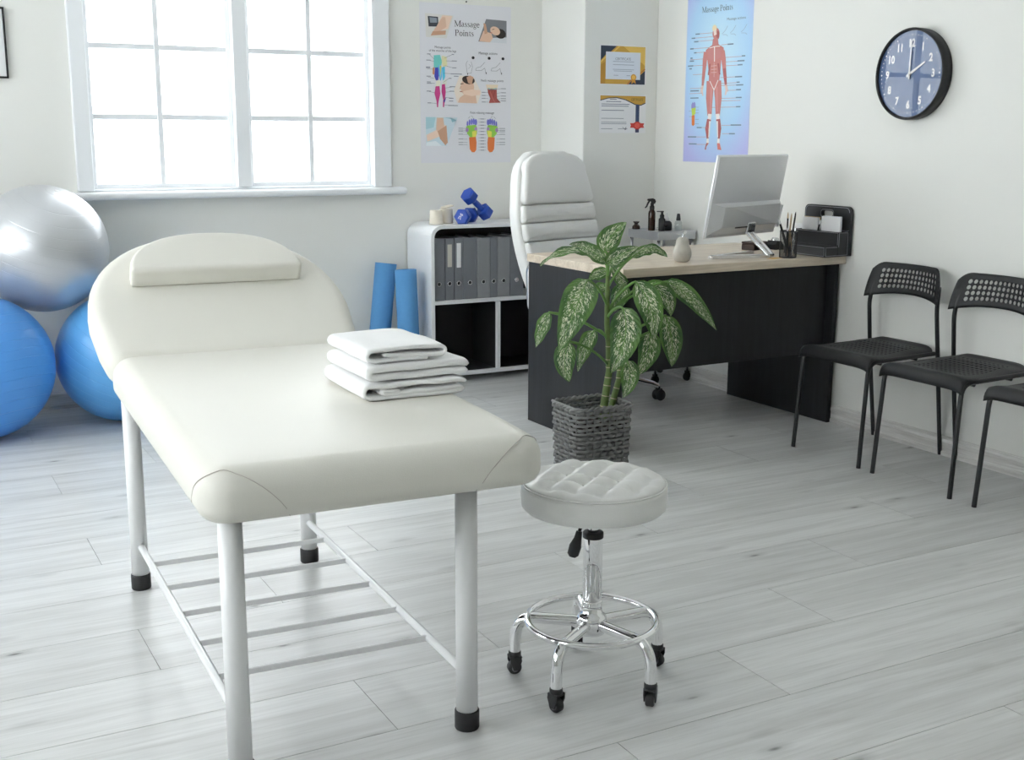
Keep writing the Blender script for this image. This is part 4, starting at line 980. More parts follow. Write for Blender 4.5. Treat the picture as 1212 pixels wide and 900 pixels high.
def make_chair():
    t = thing('waiting_chair', '', 'chair', (0, 0, 0), 0, 'black waiting chairs along the right wall')
    def fb(u, v):
        x = (u-0.5)*2; ax = abs(x)
        w_ = 0.197
        zb = 0.606+0.024*(1-ax**2.2); ztop = 0.752-0.030*max(0, (ax-0.72)/0.28)**2.4
        z = zb+(ztop-zb)*v; W = w_*(1-0.10*v*v)
        return (x*W, 0.142+0.022*v+0.040*(1-x*x)-0.012*ax**6, z)
    q = MB(); q.bm(holegrid(19, 6, fb, lambda i, j: 0.80 if 1 <= j <= 4 and 2 <= i <= 16 else 0), 0, True)
    o = q.build('backrest', M_bplast, t); md = o.modifiers.new('thick', 'SOLIDIFY'); md.thickness = 0.004; md.offset = 0
    def fs_(u, v):
        x = (u-0.5)*2; ax = abs(x)
        # v 0 front lip .. 1 rear
        L_ = v*0.45
        if L_ < 0.055: a = (L_/0.055)*PI/2*0.9; y = -0.213+0.032*(1-math.cos(a)); z = 0.388+0.047*math.sin(a)
        else: y = -0.186+(L_-0.055)*0.90; z = 0.4350-0.016*math.sin(min(1, (L_-0.055)/0.30)*PI)*(1-0.6*x*x)+0.010*max(0, (v-0.9)/0.1)**2
        W = 0.193-0.018*max(0, v-0.2)
        if v > 0.9: W -= 0.03*((v-0.9)/0.1)**2
        z -= 0.012*ax**8
        return (x*W, y, z)
    q = MB(); q.bm(holegrid(18, 18, fs_, lambda i, j: 0.5 if 5 <= j <= 15 and 3 <= i <= 14 else 0), 0, True)
    o = q.build('seat', M_bplast, t); md = o.modifiers.new('thick', 'SOLIDIFY'); md.thickness = 0.005; md.offset = -1
    for s_ in (-1, 1):
        q = MB(); q.tube(fillet([(s_*0.186, -0.222, 0.0015), (s_*0.179, -0.195, 0.412), (s_*0.176, 0.155, 0.418)], 0.05, 6), 0.0088, 12); q.build('front_leg', M_bmetal, t)
        q = MB(); q.tube(fillet([(s_*0.183, 0.222, 0.0015), (s_*0.183, 0.168, 0.405), (s_*0.180, 0.146, 0.60), (s_*0.168, 0.165, 0.68)], 0.06, 5), 0.0088, 12); q.build('rear_leg', M_bmetal, t)
    q = MB(); q.tube([(-0.176, 0.06, 0.405), (0.176, 0.06, 0.405)], 0.007, 8); q.tube([(-0.176, -0.13, 0.402), (0.176, -0.13, 0.402)], 0.007, 8); q.build('seat_support', M_bmetal, t)
    return t
wc = make_chair(); wc.location = (3.502, 3.460, 0); wc.rotation_euler = (0, 0, -PI/2); wc['label'] = 'black perforated chair nearest the desk, under the wall clock'
dup(wc, (3.500, 3.013, 0), -PI/2, 'black perforated chair in the middle of the row along the right wall')
dup(wc, (3.500, 2.533, 0), -PI/2, 'black chair cut off by the right edge of the picture, last of the row')

# ------------------------------------------------------------------ potted plant in a wicker basket
def leaf_mat():
    m, nt, b_ = nodes('variegated_leaf'); L = nt.links.new
    uv = N(nt, 'ShaderNodeUVMap'); oi = N(nt, 'ShaderNodeObjectInfo')
    sx = N(nt, 'ShaderNodeSeparateXYZ'); L(uv.outputs[0], sx.inputs[0])
    ab = N(nt, 'ShaderNodeMath', operation='ABSOLUTE'); L(sx.outputs['X'], ab.inputs[0])          # x = across (-1..1)
    # skew the pattern so that the flecks run outwards and towards the tip
    sk = N(nt, 'ShaderNodeMath', operation='MULTIPLY_ADD'); L(ab.outputs[0], sk.inputs[0]); sk.inputs[1].default_value = -0.35; L(sx.outputs['Y'], sk.inputs[2])
    cb_ = N(nt, 'ShaderNodeCombineXYZ'); L(sx.outputs['X'], cb_.inputs['X']); L(sk.outputs[0], cb_.inputs['Y']); L(oi.outputs['Random'], cb_.inputs['Z'])
    mp = N(nt, 'ShaderNodeMapping'); mp.inputs['Scale'].default_value = (8.0, 26.0, 40); L(cb_.outputs[0], mp.inputs['Vector'])
    n1 = N(nt, 'ShaderNodeTexNoise', Scale=1.0, Detail=5, Roughness=0.65, Distortion=0.6); L(mp.outputs[0], n1.inputs['Vector'])
    # fewer flecks near the margin
    mr = N(nt, 'ShaderNodeMapRange'); mr.inputs[1].default_value = 0.55; mr.inputs[2].default_value = 0.98; mr.inputs[3].default_value = 0.0; mr.inputs[4].default_value = -0.22; L(ab.outputs[0], mr.inputs[0])
    ad = N(nt, 'ShaderNodeMath', operation='ADD'); L(n1.outputs['Fac'], ad.inputs[0]); L(mr.outputs[0], ad.inputs[1])
    fl = ramp(nt, [(0.515, (0, 0, 0)), (0.565, (1, 1, 1))], ad.outputs[0])
    n2 = N(nt, 'ShaderNodeTexNoise', Scale=2.0, Detail=3); L(cb_.outputs[0], n2.inputs['Vector'])
    gr = ramp(nt, [(0.35, (0.038, 0.105, 0.030)), (0.65, (0.115, 0.235, 0.055))], n2.outputs['Fac'])
    mx = N(nt, 'ShaderNodeMix', data_type='RGBA'); L(fl.outputs['Color'], mx.inputs[0]); L(gr.outputs['Color'], mx.inputs[6]); mx.inputs[7].default_value = (0.76, 0.79, 0.58, 1)
    rb_ = ramp(nt, [(0.02, (1, 1, 1)), (0.05, (0, 0, 0))], ab.outputs[0])
    mx2 = N(nt, 'ShaderNodeMix', data_type='RGBA'); L(rb_.outputs['Color'], mx2.inputs[0]); L(mx.outputs[2], mx2.inputs[6]); mx2.inputs[7].default_value = (0.16, 0.30, 0.08, 1)
    L(mx2.outputs[2], b_.inputs['Base Color']); b_.inputs['Roughness'].default_value = 0.36; b_.inputs['Specular IOR Level'].default_value = 0.45
    b_.inputs['Subsurface Weight'].default_value = 0.0
    tr_ = N(nt, 'ShaderNodeBsdfTranslucent'); L(mx2.outputs[2], tr_.inputs['Color']); ms = N(nt, 'ShaderNodeMixShader'); ms.inputs[0].default_value = 0.25
    out = [n for n in nt.nodes if n.type == 'OUTPUT_MATERIAL'][0]; L(b_.outputs[0], ms.inputs[1]); L(tr_.outputs[0], ms.inputs[2]); L(ms.outputs[0], out.inputs[0])
    wv = N(nt, 'ShaderNodeMath', operation='SINE'); mu = N(nt, 'ShaderNodeMath', operation='MULTIPLY'); mu.inputs[1].default_value = 55.0; L(sk.outputs[0], mu.inputs[0]); L(mu.outputs[0], wv.inputs[0])
    bp = N(nt, 'ShaderNodeBump', Strength=0.35, Distance=0.004); L(wv.outputs[0], bp.inputs['Height']); L(bp.outputs['Normal'], b_.inputs['Normal'])
    return m
M_leaf = leaf_mat(); M_petiole = mat('green_petiole', (0.13, 0.27, 0.06), 0.45, noise_amt=0.15); M_stem = mat('plant_stem', (0.11, 0.17, 0.045), 0.55, noise_amt=0.4, noise_scale=45)
M_node = mat('stem_scar', (0.50, 0.44, 0.30), 0.8, noise_amt=0.2)
pl = thing('potted_plant', 'variegated green dumb cane in a square grey wicker basket, in front of the desk', 'potted plant', (2.347, 3.728, 0))
PO = Vector((2.347, 3.728, 0))
bw, bd, BH = 0.128, 0.108, 0.268
q = MB(); q.slab(dens(rrect(-bw+0.012, -bd+0.012, bw-0.012, bd-0.012, 0.02), 0.03), 0.0, 0.012, 0.002, 0.002, 2, rings=2); q.build('basket_base', M_wick, pl)
# woven walls: flat strands bulging over uprights, alternating row by row
rowsN, stepp = 16, 0.0163
ol = dens(rrect(-bw+0.006, -bd+0.006, bw-0.006, bd-0.006, 0.03, 4), 0.0085)
nO = len(ol); nO -= nO % 4; ol = [ol[int(i*len(ol)/nO)] for i in range(nO)]
q = MB()
for r_ in range(rowsN):
    z = 0.010+r_*stepp; path = []; sc_ = 0.93+0.07*z/BH
    for i, (x, y) in enumerate(ol):
        a = Vector(ol[i-1]); c = Vector(ol[(i+1) % nO]); t_ = (c-a).normalized(); nn = Vector((t_.y, -t_.x))
        o_ = 0.0062*math.sin(PI/2*i*1.0+PI*r_+PI/4)
        path.append((x*sc_+nn.x*o_, y*sc_+nn.y*o_, z))
    # flattened strand
    vs = []; fs = []; sg = 6
    for i in range(nO):
        p = Vector(path[i]); t_ = (Vector(path[(i+1) % nO])-Vector(path[i-1])).normalized(); nn = Vector((t_.y, -t_.x, 0))
        for k in range(sg): q_ = 2*PI*k/sg; vs.append(p+nn*0.0030*math.cos(q_)+Vector((0, 0, 0.0070*math.sin(q_))))
    for i in range(nO):
        for k in range(sg): j = (i+1) % nO; l = (k+1) % sg; fs.append((i*sg+k, i*sg+l, j*sg+l, j*sg+k))
    q.add(vs, fs, 0, True)
q.build('woven_wall', M_wick, pl, kind='stuff')
q = MB()
for i in range(0, nO, 4):
    for off in (1,):
        x, y = ol[(i+off) % nO]; q.tube([(x*0.935, y*0.935, 0.004), (x*0.995, y*0.995, BH-0.006)], 0.0030, 5, caps=False)
q.build('upright_stakes', M_wick, pl, kind='stuff')
q = MB()
for ph in (0, PI):      # twisted rim
    path = []
    for i, (x, y) in enumerate(ol):
        a = Vector(ol[i-1]); c = Vector(ol[(i+1) % nO]); t_ = (c-a).normalized(); nn = Vector((t_.y, -t_.x)); w_ = i*2*PI*(nO//6)/nO+ph
        path.append((x+nn.x*0.0045*math.cos(w_), y+nn.y*0.0045*math.cos(w_), BH-0.002+0.0045*math.sin(w_)))
    q.tube(path, 0.0058, 6, closed=True)
q.build('rim', M_wick, pl)
q = MB(); q.slab(dens(rrect(-bw+0.018, -bd+0.018, bw-0.018, bd-0.018, 0.02), 0.02), 0.165, 0.195, 0.004, 0.006, 2, bulge=0.004, rings=4); q.build('soil', M_soil, pl)
S1 = [(2.388, 3.72, 0.190), (2.405, 3.72, 0.305), (2.417, 3.72, 0.385), (2.412, 3.72, 0.489), (2.403, 3.72, 0.57), (2.402, 3.72, 0.683), (2.402, 3.72, 0.790)]
S2 = [(2.431, 3.74, 0.190), (2.457, 3.74, 0.284), (2.474, 3.74, 0.341), (2.478, 3.74, 0.415)]
for P, rr, nodes_ in ((S1, [0.015, 0.0145, 0.0125, 0.011, 0.0105, 0.009, 0.006], [0.25, 0.29, 0.33, 0.36, 0.40, 0.43, 0.48]), (S2, [0.0125, 0.012, 0.011, 0.008], [0.27, 0.31, 0.35, 0.38])):
    P = [Vector(p)-PO for p in P]
    q = MB(); q.tube(P, rr, 12); so = q.build('stem', M_stem, pl)
    for z in nodes_:
        for a, c, ra, rc in zip(P, P[1:], rr, rr[1:]):
            if a.z <= z < c.z:
                t_ = (z-a.z)/(c.z-a.z); p = a.lerp(c, t_); d = (c-a).normalized(); r_ = ra+(rc-ra)*t_
                q = MB(); q.tube([p-d*0.002, p, p+d*0.002], [r_*0.98, r_*1.08, r_*0.98], 12, caps=False); q.build('leaf_scar', M_node, so)
LEAVES = [
    ((2.387, 3.72, 0.835), (2.425, 3.74, 0.888), (2.481, 3.72, 0.942), 0.089, 0.0),
    ((2.388, 3.7, 0.798), (2.28, 3.66, 0.852), (2.175, 3.62, 0.881), 0.062, 0.3),
    ((2.374, 3.74, 0.817), (2.267, 3.78, 0.840), (2.158, 3.8, 0.788), 0.060, 1.0),
    ((2.375, 3.68, 0.795), (2.387, 3.62, 0.83), (2.455, 3.6, 0.863), 0.070, 0.2),
    ((2.494, 3.7, 0.813), (2.581, 3.7, 0.842), (2.642, 3.68, 0.809), 0.050, 0.9),
    ((2.277, 3.66, 0.744), (2.181, 3.58, 0.659), (2.112, 3.58, 0.508), 0.126, 0.0),
    ((2.163, 3.74, 0.623), (2.136, 3.74, 0.564), (2.109, 3.74, 0.497), 0.056, 0.3),
    ((2.225, 3.7, 0.516), (2.185, 3.66, 0.45), (2.206, 3.66, 0.374), 0.083, 0.0),
    ((2.362, 3.74, 0.542), (2.311, 3.72, 0.486), (2.278, 3.72, 0.395), 0.066, 0.3),
    ((2.405, 3.62, 0.639), (2.378, 3.56, 0.539), (2.333, 3.58, 0.408), 0.118, 0.0),
    ((2.5, 3.68, 0.725), (2.53, 3.62, 0.631), (2.547, 3.62, 0.508), 0.101, 0.0),
    ((2.565, 3.72, 0.703), (2.649, 3.7, 0.66), (2.68, 3.7, 0.579), 0.083, 0.1),
    ((2.654, 3.7, 0.715), (2.758, 3.68, 0.648), (2.887, 3.68, 0.512), 0.070, 0.4),
    ((2.685, 3.74, 0.577), (2.703, 3.72, 0.478), (2.706, 3.72, 0.376), 0.091, 0.0),
    ((2.584, 3.7, 0.525), (2.566, 3.68, 0.449), (2.522, 3.68, 0.366), 0.089, -0.2),
    ((2.457, 3.66, 0.432), (2.457, 3.64, 0.367), (2.429, 3.64, 0.295), 0.074, 0.0),
    ((2.427, 3.76, 0.762), (2.394, 3.78, 0.745), (2.357, 3.78, 0.73), 0.052, 0.2),
    ((2.449, 3.78, 0.685), (2.414, 3.8, 0.691), (2.38, 3.82, 0.667), 0.046, 0.4),
    ((2.506, 3.76, 0.705), (2.484, 3.76, 0.657), (2.462, 3.76, 0.604), 0.075, 0.0),
    ((2.45, 3.76, 0.773), (2.522, 3.8, 0.708), (2.543, 3.8, 0.695), 0.046, 0.4)]
def stem_at(z):
    z = min(max(z, 0.32), 0.785)
    for a, c in zip(S1, S1[1:]):
        if a[2] <= z <= c[2]: t_ = (z-a[2])/(c[2]-a[2]); return Vector(a).lerp(Vector(c), t_)
    return Vector(S1[-1])
FACE = Vector((-0.52, -0.82, 0.24)).normalized()
for li, (B_, M_, T_, wd, rl) in enumerate(LEAVES):
    B_, M_, T_ = (Vector(p)-PO for p in (B_, M_, T_)); C_ = M_*2-(B_+T_)/2; nS, nW = 14, 8
    mid = bez(B_, C_, T_, nS); q = MB(); vs = []; uvs = []
    for i, p in enumerate(mid):
        t_ = i/nS; tg = (mid[min(i+1, nS)]-mid[max(i-1, 0)]).normalized()
        sd = tg.cross(FACE); sd.normalize(); nrm = sd.cross(tg).normalized()
        if rl: Rm = Matrix.Rotation(rl*0.8, 3, tg); sd = Rm @ sd; nrm = Rm @ nrm
        hw_ = wd/2*(math.sin(PI*t_**0.78)**0.72 if 0 < t_ < 1 else 0.0)*(1.06-0.2*t_)
        hw_ = max(hw_, 0.0012)
        for k in range(nW+1):
            u = k/nW*2-1; wav = 0.0045*math.sin(t_*17+li+u*2)*abs(u)**2
            vs.append(p+sd*(u*hw_)+nrm*(0.30*hw_*abs(u)**1.3-0.16*hw_*abs(u)**4+wav)); uvs.append((u, t_*(mid[-1]-mid[0]).length/0.2))
    W_ = nW+1; fs = [(i*W_+k, i*W_+k+1, (i+1)*W_+k+1, (i+1)*W_+k) for i in range(nS) for k in range(nW)]
    q.add(vs, fs, 0, True); q.uv = dict(enumerate(uvs)); lo_ = q.build('leaf', M_leaf, pl)
    s0 = stem_at(B_.z-0.05-0.06*(abs(B_.x+PO.x-2.402) > 0.06))-PO; d0 = (B_-s0); mid_ = (s0+B_)/2+Vector((0, -0.01, 0.035))
    q = MB(); pp = bez(s0, mid_, B_, 8)+[mid[1], mid[3]]; q.tube(pp, [0.0062]+[0.0052]*7+[0.0042, 0.003, 0.0015], 8); q.build('petiole', M_petiole, lo_)
# ------------------------------------------------------------------ flat print on posters
def print_mat():
    m, nt, b_ = nodes('poster_ink'); a = N(nt, 'ShaderNodeVertexColor', layer_name='ink'); nt.links.new(a.outputs['Color'], b_.inputs['Base Color']); b_.inputs['Roughness'].default_value = 0.55
    n = N(nt, 'ShaderNodeTexNoise', Scale=400.0); bp = N(nt, 'ShaderNodeBump', Strength=0.02); nt.links.new(n.outputs['Fac'], bp.inputs['Height']); nt.links.new(bp.outputs['Normal'], b_.inputs['Normal'])
    return m
M_ink = print_mat()
def s2l(c): return tuple(((x/255+0.055)/1.055)**2.4 if x > 10 else x/255/12.92 for x in c)
def _el(cx, cy, rx, ry, a0, a1, n=14): return [(cx+rx*math.cos(a0+(a1-a0)*i/n), cy+ry*math.sin(a0+(a1-a0)*i/n)) for i in range(n+1)]
def _ws(a0, a1, n=14, lo=0.035, hi=0.095): return [lo+(hi-lo)*abs(math.cos(a0+(a1-a0)*i/n)) for i in range(n+1)]
SERIF = {
 'M': (0.92, [([(0.14, 0), (0.14, 0.68)], 0.045), ([(0.12, 0.68), (0.45, 0.04)], 0.10), ([(0.45, 0.04), (0.76, 0.68)], 0.045), ([(0.77, 0), (0.77, 0.68)], 0.10), ([(0.02, 0.015), (0.26, 0.015)], 0.03), ([(0.63, 0.015), (0.91, 0.015)], 0.03), ([(0.02, 0.665), (0.16, 0.665)], 0.03), ([(0.75, 0.665), (0.91, 0.665)], 0.03)]),
 'a': (0.43, [(_el(0.20, 0.13, 0.13, 0.12, 1.2, 5.0), _ws(1.2, 5.0)), ([(0.07, 0.36), (0.12, 0.43), (0.20, 0.45), (0.28, 0.41), (0.31, 0.32), (0.31, 0.09), (0.34, 0.03), (0.42, 0.04)], [0.06, 0.05, 0.035, 0.06, 0.085, 0.085, 0.06, 0.03])]),
 's': (0.36, [([(0.29, 0.36), (0.25, 0.42), (0.17, 0.44), (0.09, 0.40), (0.09, 0.31), (0.18, 0.24), (0.28, 0.18), (0.29, 0.09), (0.22, 0.02), (0.13, 0.01), (0.05, 0.09)], [0.04, 0.035, 0.035, 0.06, 0.08, 0.09, 0.09, 0.07, 0.04, 0.035, 0.05])]),
 'g': (0.44, [(_el(0.20, 0.31, 0.13, 0.13, 0, 2*PI), _ws(0, 2*PI, lo=0.03, hi=0.08)), ([(0.29, 0.41), (0.41, 0.43)], 0.05), ([(0.12, 0.20), (0.08, 0.12), (0.14, 0.06), (0.30, 0.04)], 0.05), (_el(0.20, -0.09, 0.17, 0.10, 0, 2*PI), [0.045]*15)]),
 'e': (0.41, [(_el(0.20, 0.22, 0.15, 0.22, 0.15, 5.6), _ws(0.15, 5.6)), ([(0.07, 0.26), (0.35, 0.26)], 0.035)]),
 'P': (0.58, [([(0.14, 0), (0.14, 0.68)], 0.10), ([(0.02, 0.015), (0.28, 0.015)], 0.03), ([(0.02, 0.665), (0.14, 0.665)], 0.03), ([(0.12, 0.665), (0.32, 0.66), (0.44, 0.60), (0.48, 0.49), (0.43, 0.38), (0.32, 0.33), (0.16, 0.33)], [0.03, 0.04, 0.08, 0.10, 0.08, 0.04, 0.03])]),
 'o': (0.47, [(_el(0.23, 0.22, 0.17, 0.21, 0, 2*PI), _ws(0, 2*PI))]),
 'i': (0.25, [([(0.13, 0), (0.13, 0.44)], 0.09), ([(0.02, 0.015), (0.24, 0.015)], 0.03), ([(0.02, 0.41), (0.15, 0.44)], 0.035), ([(0.08, 0.60), (0.18, 0.60)], 0.10)]),
 'n': (0.53, [([(0.13, 0), (0.13, 0.44)], 0.09), ([(0.13, 0.33), (0.22, 0.42), (0.31, 0.43), (0.39, 0.36), (0.40, 0.0)], [0.03, 0.04, 0.06, 0.085, 0.09]), ([(0.02, 0.015), (0.24, 0.015)], 0.03), ([(0.30, 0.015), (0.51, 0.015)], 0.03), ([(0.02, 0.41), (0.15, 0.44)], 0.035)]),
 't': (0.31, [([(0.14, 0.56), (0.14, 0.10), (0.18, 0.02), (0.29, 0.05)], [0.03, 0.09, 0.07, 0.03]), ([(0.02, 0.425), (0.28, 0.425)], 0.035)])}
class Print:
    """flat artwork: polygons in poster coordinates (x right, z up, metres), each a hair in front of the last"""
    def __init__(s, f): s.f = f; s.v = []; s.fc = []; s.c = []; s.l = 0
    def poly(s, pts, col, raw=False):
        s.l += 1; b_ = len(s.v); d = -0.0007-0.0000045*s.l
        for p in pts: x, z = p if raw else s.f(*p); s.v.append((x, d, z))
        s.fc.append(tuple(range(b_, b_+len(pts)))); s.c.append(s2l(col))
    def ell(s, x, y, rx, ry, col, rot=0, n=14):
        s.poly([(x+rx*math.cos(a)*math.cos(rot)-ry*math.sin(a)*math.sin(rot), y+rx*math.cos(a)*math.sin(rot)+ry*math.sin(a)*math.cos(rot)) for a in [2*PI*k/n for k in range(n)]], col)
    def line(s, x0, y0, x1, y1, w_, col):
        d = math.hypot(x1-x0, y1-y0) or 1; nx, ny = -(y1-y0)/d*w_/2, (x1-x0)/d*w_/2
        s.poly([(x0+nx, y0+ny), (x1+nx, y1+ny), (x1-nx, y1-ny), (x0-nx, y0-ny)], col)
    def pl(s, pts, w_, col):
        for a, c in zip(pts, pts[1:]): s.line(*a, *c, w_, col)
    def text(s, st, x, y, h, col, align='CENTER', sx=1.0, mapped=True):
        v, f = text_mesh(st, 1.0, align); s.l += 1; d = -0.0007-0.0000045*s.l; b_ = len(s.v)
        for a, c in v:
            X, Z = s.f(x+a*h*sx, y-c*h); s.v.append((X, d, Z))
        for q in f: s.fc.append(tuple(b_+i for i in q)); s.c.append(s2l(col))
    def serif(s, st, x, y, h, col, sx=1.0):
        """old-style serif lettering from strokes, centred on x"""
        wd = sum(SERIF[c][0] if c in SERIF else 0.22 for c in st); x -= wd*h*sx/2
        for c in st:
            if c not in SERIF: x += 0.22*h*sx; continue
            for pts, ws in SERIF[c][1]:
                n = len(pts)-1; A, B = [], []
                for i, (px, py) in enumerate(pts):
                    a = pts[max(i-1, 0)]; e = pts[min(i+1, n)]
                    d = math.hypot(e[0]-a[0], e[1]-a[1]); nx, ny = -(e[1]-a[1])/d, (e[0]-a[0])/d; w_ = (ws if isinstance(ws, float) else ws[i])/2
                    A.append((x+(px+nx*w_)*h*sx, y-(py+ny*w_)*h)); B.append((x+(px-nx*w_)*h*sx, y-(py-ny*w_)*h))
                for i in range(n): s.poly([A[i], A[i+1], B[i+1], B[i]], col)
            x += SERIF[c][0]*h*sx
    def cut(s, name, parent):
        """the artwork drawn so far becomes a printed part of its own"""
        o = s.build(name, parent); s.v, s.fc, s.c = [], [], []; return o
    def build(s, name, parent):
        me = bpy.data.meshes.new(name); me.from_pydata(s.v, [], s.fc); me.update(); at = me.color_attributes.new('ink', 'FLOAT_COLOR', 'CORNER')
        for p, c in zip(me.polygons, s.c):
            for li in p.loop_indices: at.data[li].color = (*c, 1)
        me.materials.append(M_ink); o = bpy.data.objects.new(name, me); COL.objects.link(o); o.parent = parent
        # print faces the room (-y)
        for p in me.polygons:
            if p.normal.y > 0: p.flip()
        return o
def sheet(parent, w_, h, m, name='sheet'):
    q = MB(); q.box((0, -0.0003, h/2), (w_, 0.0005, h)); return q.build(name, m, parent)
SK, SK2, SK3 = (226, 190, 165), (205, 160, 132), (240, 212, 192)

# ---- white poster on the back wall; artwork units: px of a 475 x 842 sheet, y down
pA = thing('massage_poster', 'white massage chart poster with photos and a foot diagram, on the back wall', 'poster', (2.834, YB-0.0006, 1.117))
WA, HA = 0.530, 0.808
sheet(pA, WA, HA, mat('poster_paper', (0.76, 0.76, 0.80), 0.5, noise_amt=0.01))
P = Print(lambda x, y: ((x-35-237)/475*WA, (1-(y-28)/842)*HA))
INK = (60, 60, 70); GR = (120, 122, 130)
# photo: hands on a leg, computer behind
P.poly([(62, 83), (207, 90), (170, 210), (66, 206)], (222, 220, 216)); P.poly([(76, 98), (128, 100), (130, 150), (80, 152)], (62, 66, 74)); P.poly([(84, 104), (122, 106), (123, 130), (88, 132)], (140, 150, 160))
P.poly([(150, 90), (200, 92), (178, 160), (140, 170), (120, 150)], SK3); P.poly([(150, 100), (165, 100), (170, 150), (120, 185), (100, 180)], SK); P.poly([(100, 176), (168, 168), (165, 190), (90, 198)], SK2)
P.cut('printed_photo', pA)
P.serif('Massage', 276, 145, 47, (38, 38, 42), sx=0.84); P.serif('Points', 262, 193, 47, (38, 38, 42), sx=0.84)
P.cut('printed_title', pA)
# photo: woman lying
P.poly([(376, 98), (485, 102), (485, 222), (335, 218)], (128, 130, 136)); P.poly([(400, 196), (485, 190), (485, 222), (392, 220)], (215, 218, 224)); P.ell(452, 172, 30, 26, (48, 40, 38), 0.3); P.ell(424, 158, 28, 22, SK, 0.5)
P.poly([(340, 216), (362, 160), (404, 172), (412, 198), (396, 220)], SK); P.poly([(362, 120), (374, 124), (384, 172), (368, 178)], SK2); P.line(408, 152, 420, 148, 3, (80, 50, 44)); P.line(398, 168, 408, 170, 4, (190, 100, 96))
P.cut('printed_photo', pA)
P.text('Massage points', 150, 262, 17, INK, sx=0.8); P.text('of the muscles of the legs', 150, 280, 17, INK, sx=0.8)
# leg muscles
P.poly([(104, 300), (136, 296), (146, 330), (140, 362), (104, 364)], (118, 208, 200)); P.poly([(146, 300), (170, 306), (172, 352), (150, 362), (144, 330)], (228, 224, 178)); P.poly([(98, 366), (108, 362), (106, 402), (97, 398)], (214, 150, 116))
P.poly([(110, 364), (126, 362), (130, 400), (122, 452), (106, 410)], (72, 76, 190)); P.poly([(126, 350), (142, 348), (146, 410), (136, 440), (128, 400)], (110, 190, 232)); P.poly([(144, 362), (160, 356), (162, 410), (150, 440)], (96, 198, 228)); P.poly([(134, 352), (142, 352), (138, 420)], (224, 214, 90))
P.poly([(116, 430), (138, 430), (134, 462), (112, 462)], (236, 232, 216)); P.poly([(150, 430), (168, 420), (170, 456), (146, 452)], (226, 226, 216))
P.poly([(112, 462), (132, 460), (136, 500), (126, 545), (124, 572), (118, 572), (116, 540), (106, 500)], (204, 66, 138)); P.poly([(144, 452), (160, 448), (164, 490), (158, 540), (154, 572), (148, 570), (150, 530), (142, 490)], (204, 66, 138)); P.poly([(150, 540), (166, 516), (158, 548)], (72, 66, 150))
for (x0, y0, x1, y1) in [(82, 296, 104, 318), (76, 326, 104, 332), (70, 372, 98, 372), (74, 415, 104, 420), (74, 446, 108, 446), (78, 490, 108, 496), (84, 550, 116, 552), (160, 312, 196, 294), (166, 327, 200, 327), (160, 352, 200, 362), (152, 392, 246, 396), (152, 440, 182, 418), (162, 470, 206, 462), (164, 492, 200, 486), (158, 520, 200, 522), (156, 560, 206, 560)]: P.line(x0, y0, x1, y1, 1.6, GR)
for (x, y, l) in [(70, 294, 18), (66, 326, 22), (64, 362, 22), (64, 366, 20), (66, 410, 22), (68, 440, 20), (68, 447, 24), (66, 488, 22), (70, 550, 18), (196, 292, 12), (196, 326, 26), (198, 362, 22), (190, 394, 58), (206, 406, 24), (180, 418, 14), (184, 462, 40), (184, 486, 40), (180, 524, 24), (180, 538, 22), (176, 562, 50)]: P.line(x, y, x+l, y, 4.5, (150, 152, 162))
P.cut('leg_diagram', pA)
P.text('Massage actions', 386, 285, 19, INK, sx=0.82)
for x in (307, 392, 466): P.ell(x, 305, 8, 8, (40, 40, 44))
for x, k in ((285, 0), (350, 1), (432, 2)):
    if k == 0: P.pl([(278, 322), (270, 340), (276, 388), (296, 388), (304, 352), (296, 326)], 1.5, GR); P.pl([(284, 340), (296, 350), (282, 364)], 1.3, GR)
    else: P.pl([(x-30, 372), (x-26, 358), (x-4, 352), (x+20, 326)], 1.6, GR); P.pl([(x-30, 372), (x, 372), (x+18, 358), (x+24, 384)], 1.6, GR); P.line(x+26, 380, x+26, 390, 4, (40, 40, 44))
P.line(278, 388, 278, 396, 4, (40, 40, 44))
P.cut('hand_sketches', pA)
# photo: face massage
P.poly([(236, 402), (308, 405), (350, 490), (330, 548), (222, 546), (206, 480)], (238, 226, 214)); P.poly([(236, 520), (262, 500), (320, 500), (326, 548), (226, 546)], SK); P.ell(276, 462, 36, 46, SK); P.ell(282, 424, 34, 22, (58, 44, 38), 0.2); P.poly([(290, 400), (308, 408), (300, 448), (280, 440), (272, 410)], SK2); P.poly([(346, 478), (300, 474), (256, 484), (254, 500), (300, 510), (342, 502)], SK3)
P.line(240, 446, 256, 444, 4, (60, 44, 38)); P.line(236, 486, 250, 488, 4, (170, 92, 84)); P.line(242, 458, 238, 474, 3, SK2)
P.cut('printed_photo', pA)
P.text('Neck massage points', 408, 430, 18, INK, sx=0.8)
P.poly([(374, 446), (440, 446), (432, 476), (384, 478)], (232, 216, 190)); P.poly([(384, 468), (432, 466), (434, 520), (454, 542), (390, 545), (398, 520), (386, 490)], (172, 86, 80)); P.poly([(386, 462), (410, 474), (432, 462), (430, 472), (388, 474)], (150, 190, 196)); P.pl([(396, 480), (410, 520), (424, 542)], 2, (210, 130, 120)); P.pl([(424, 476), (414, 512)], 2, (120, 50, 50))
for y in (488, 505, 520, 540): P.line(358, y, 386, y, 1.4, GR); P.line(352, y, 372, y, 4, (150, 152, 162))
for y in (466, 488, 506, 520, 532): P.line(432, y+4, 456, y, 1.4, GR); P.line(456, y, 482, y, 4, (150, 152, 162))
P.cut('neck_diagram', pA)
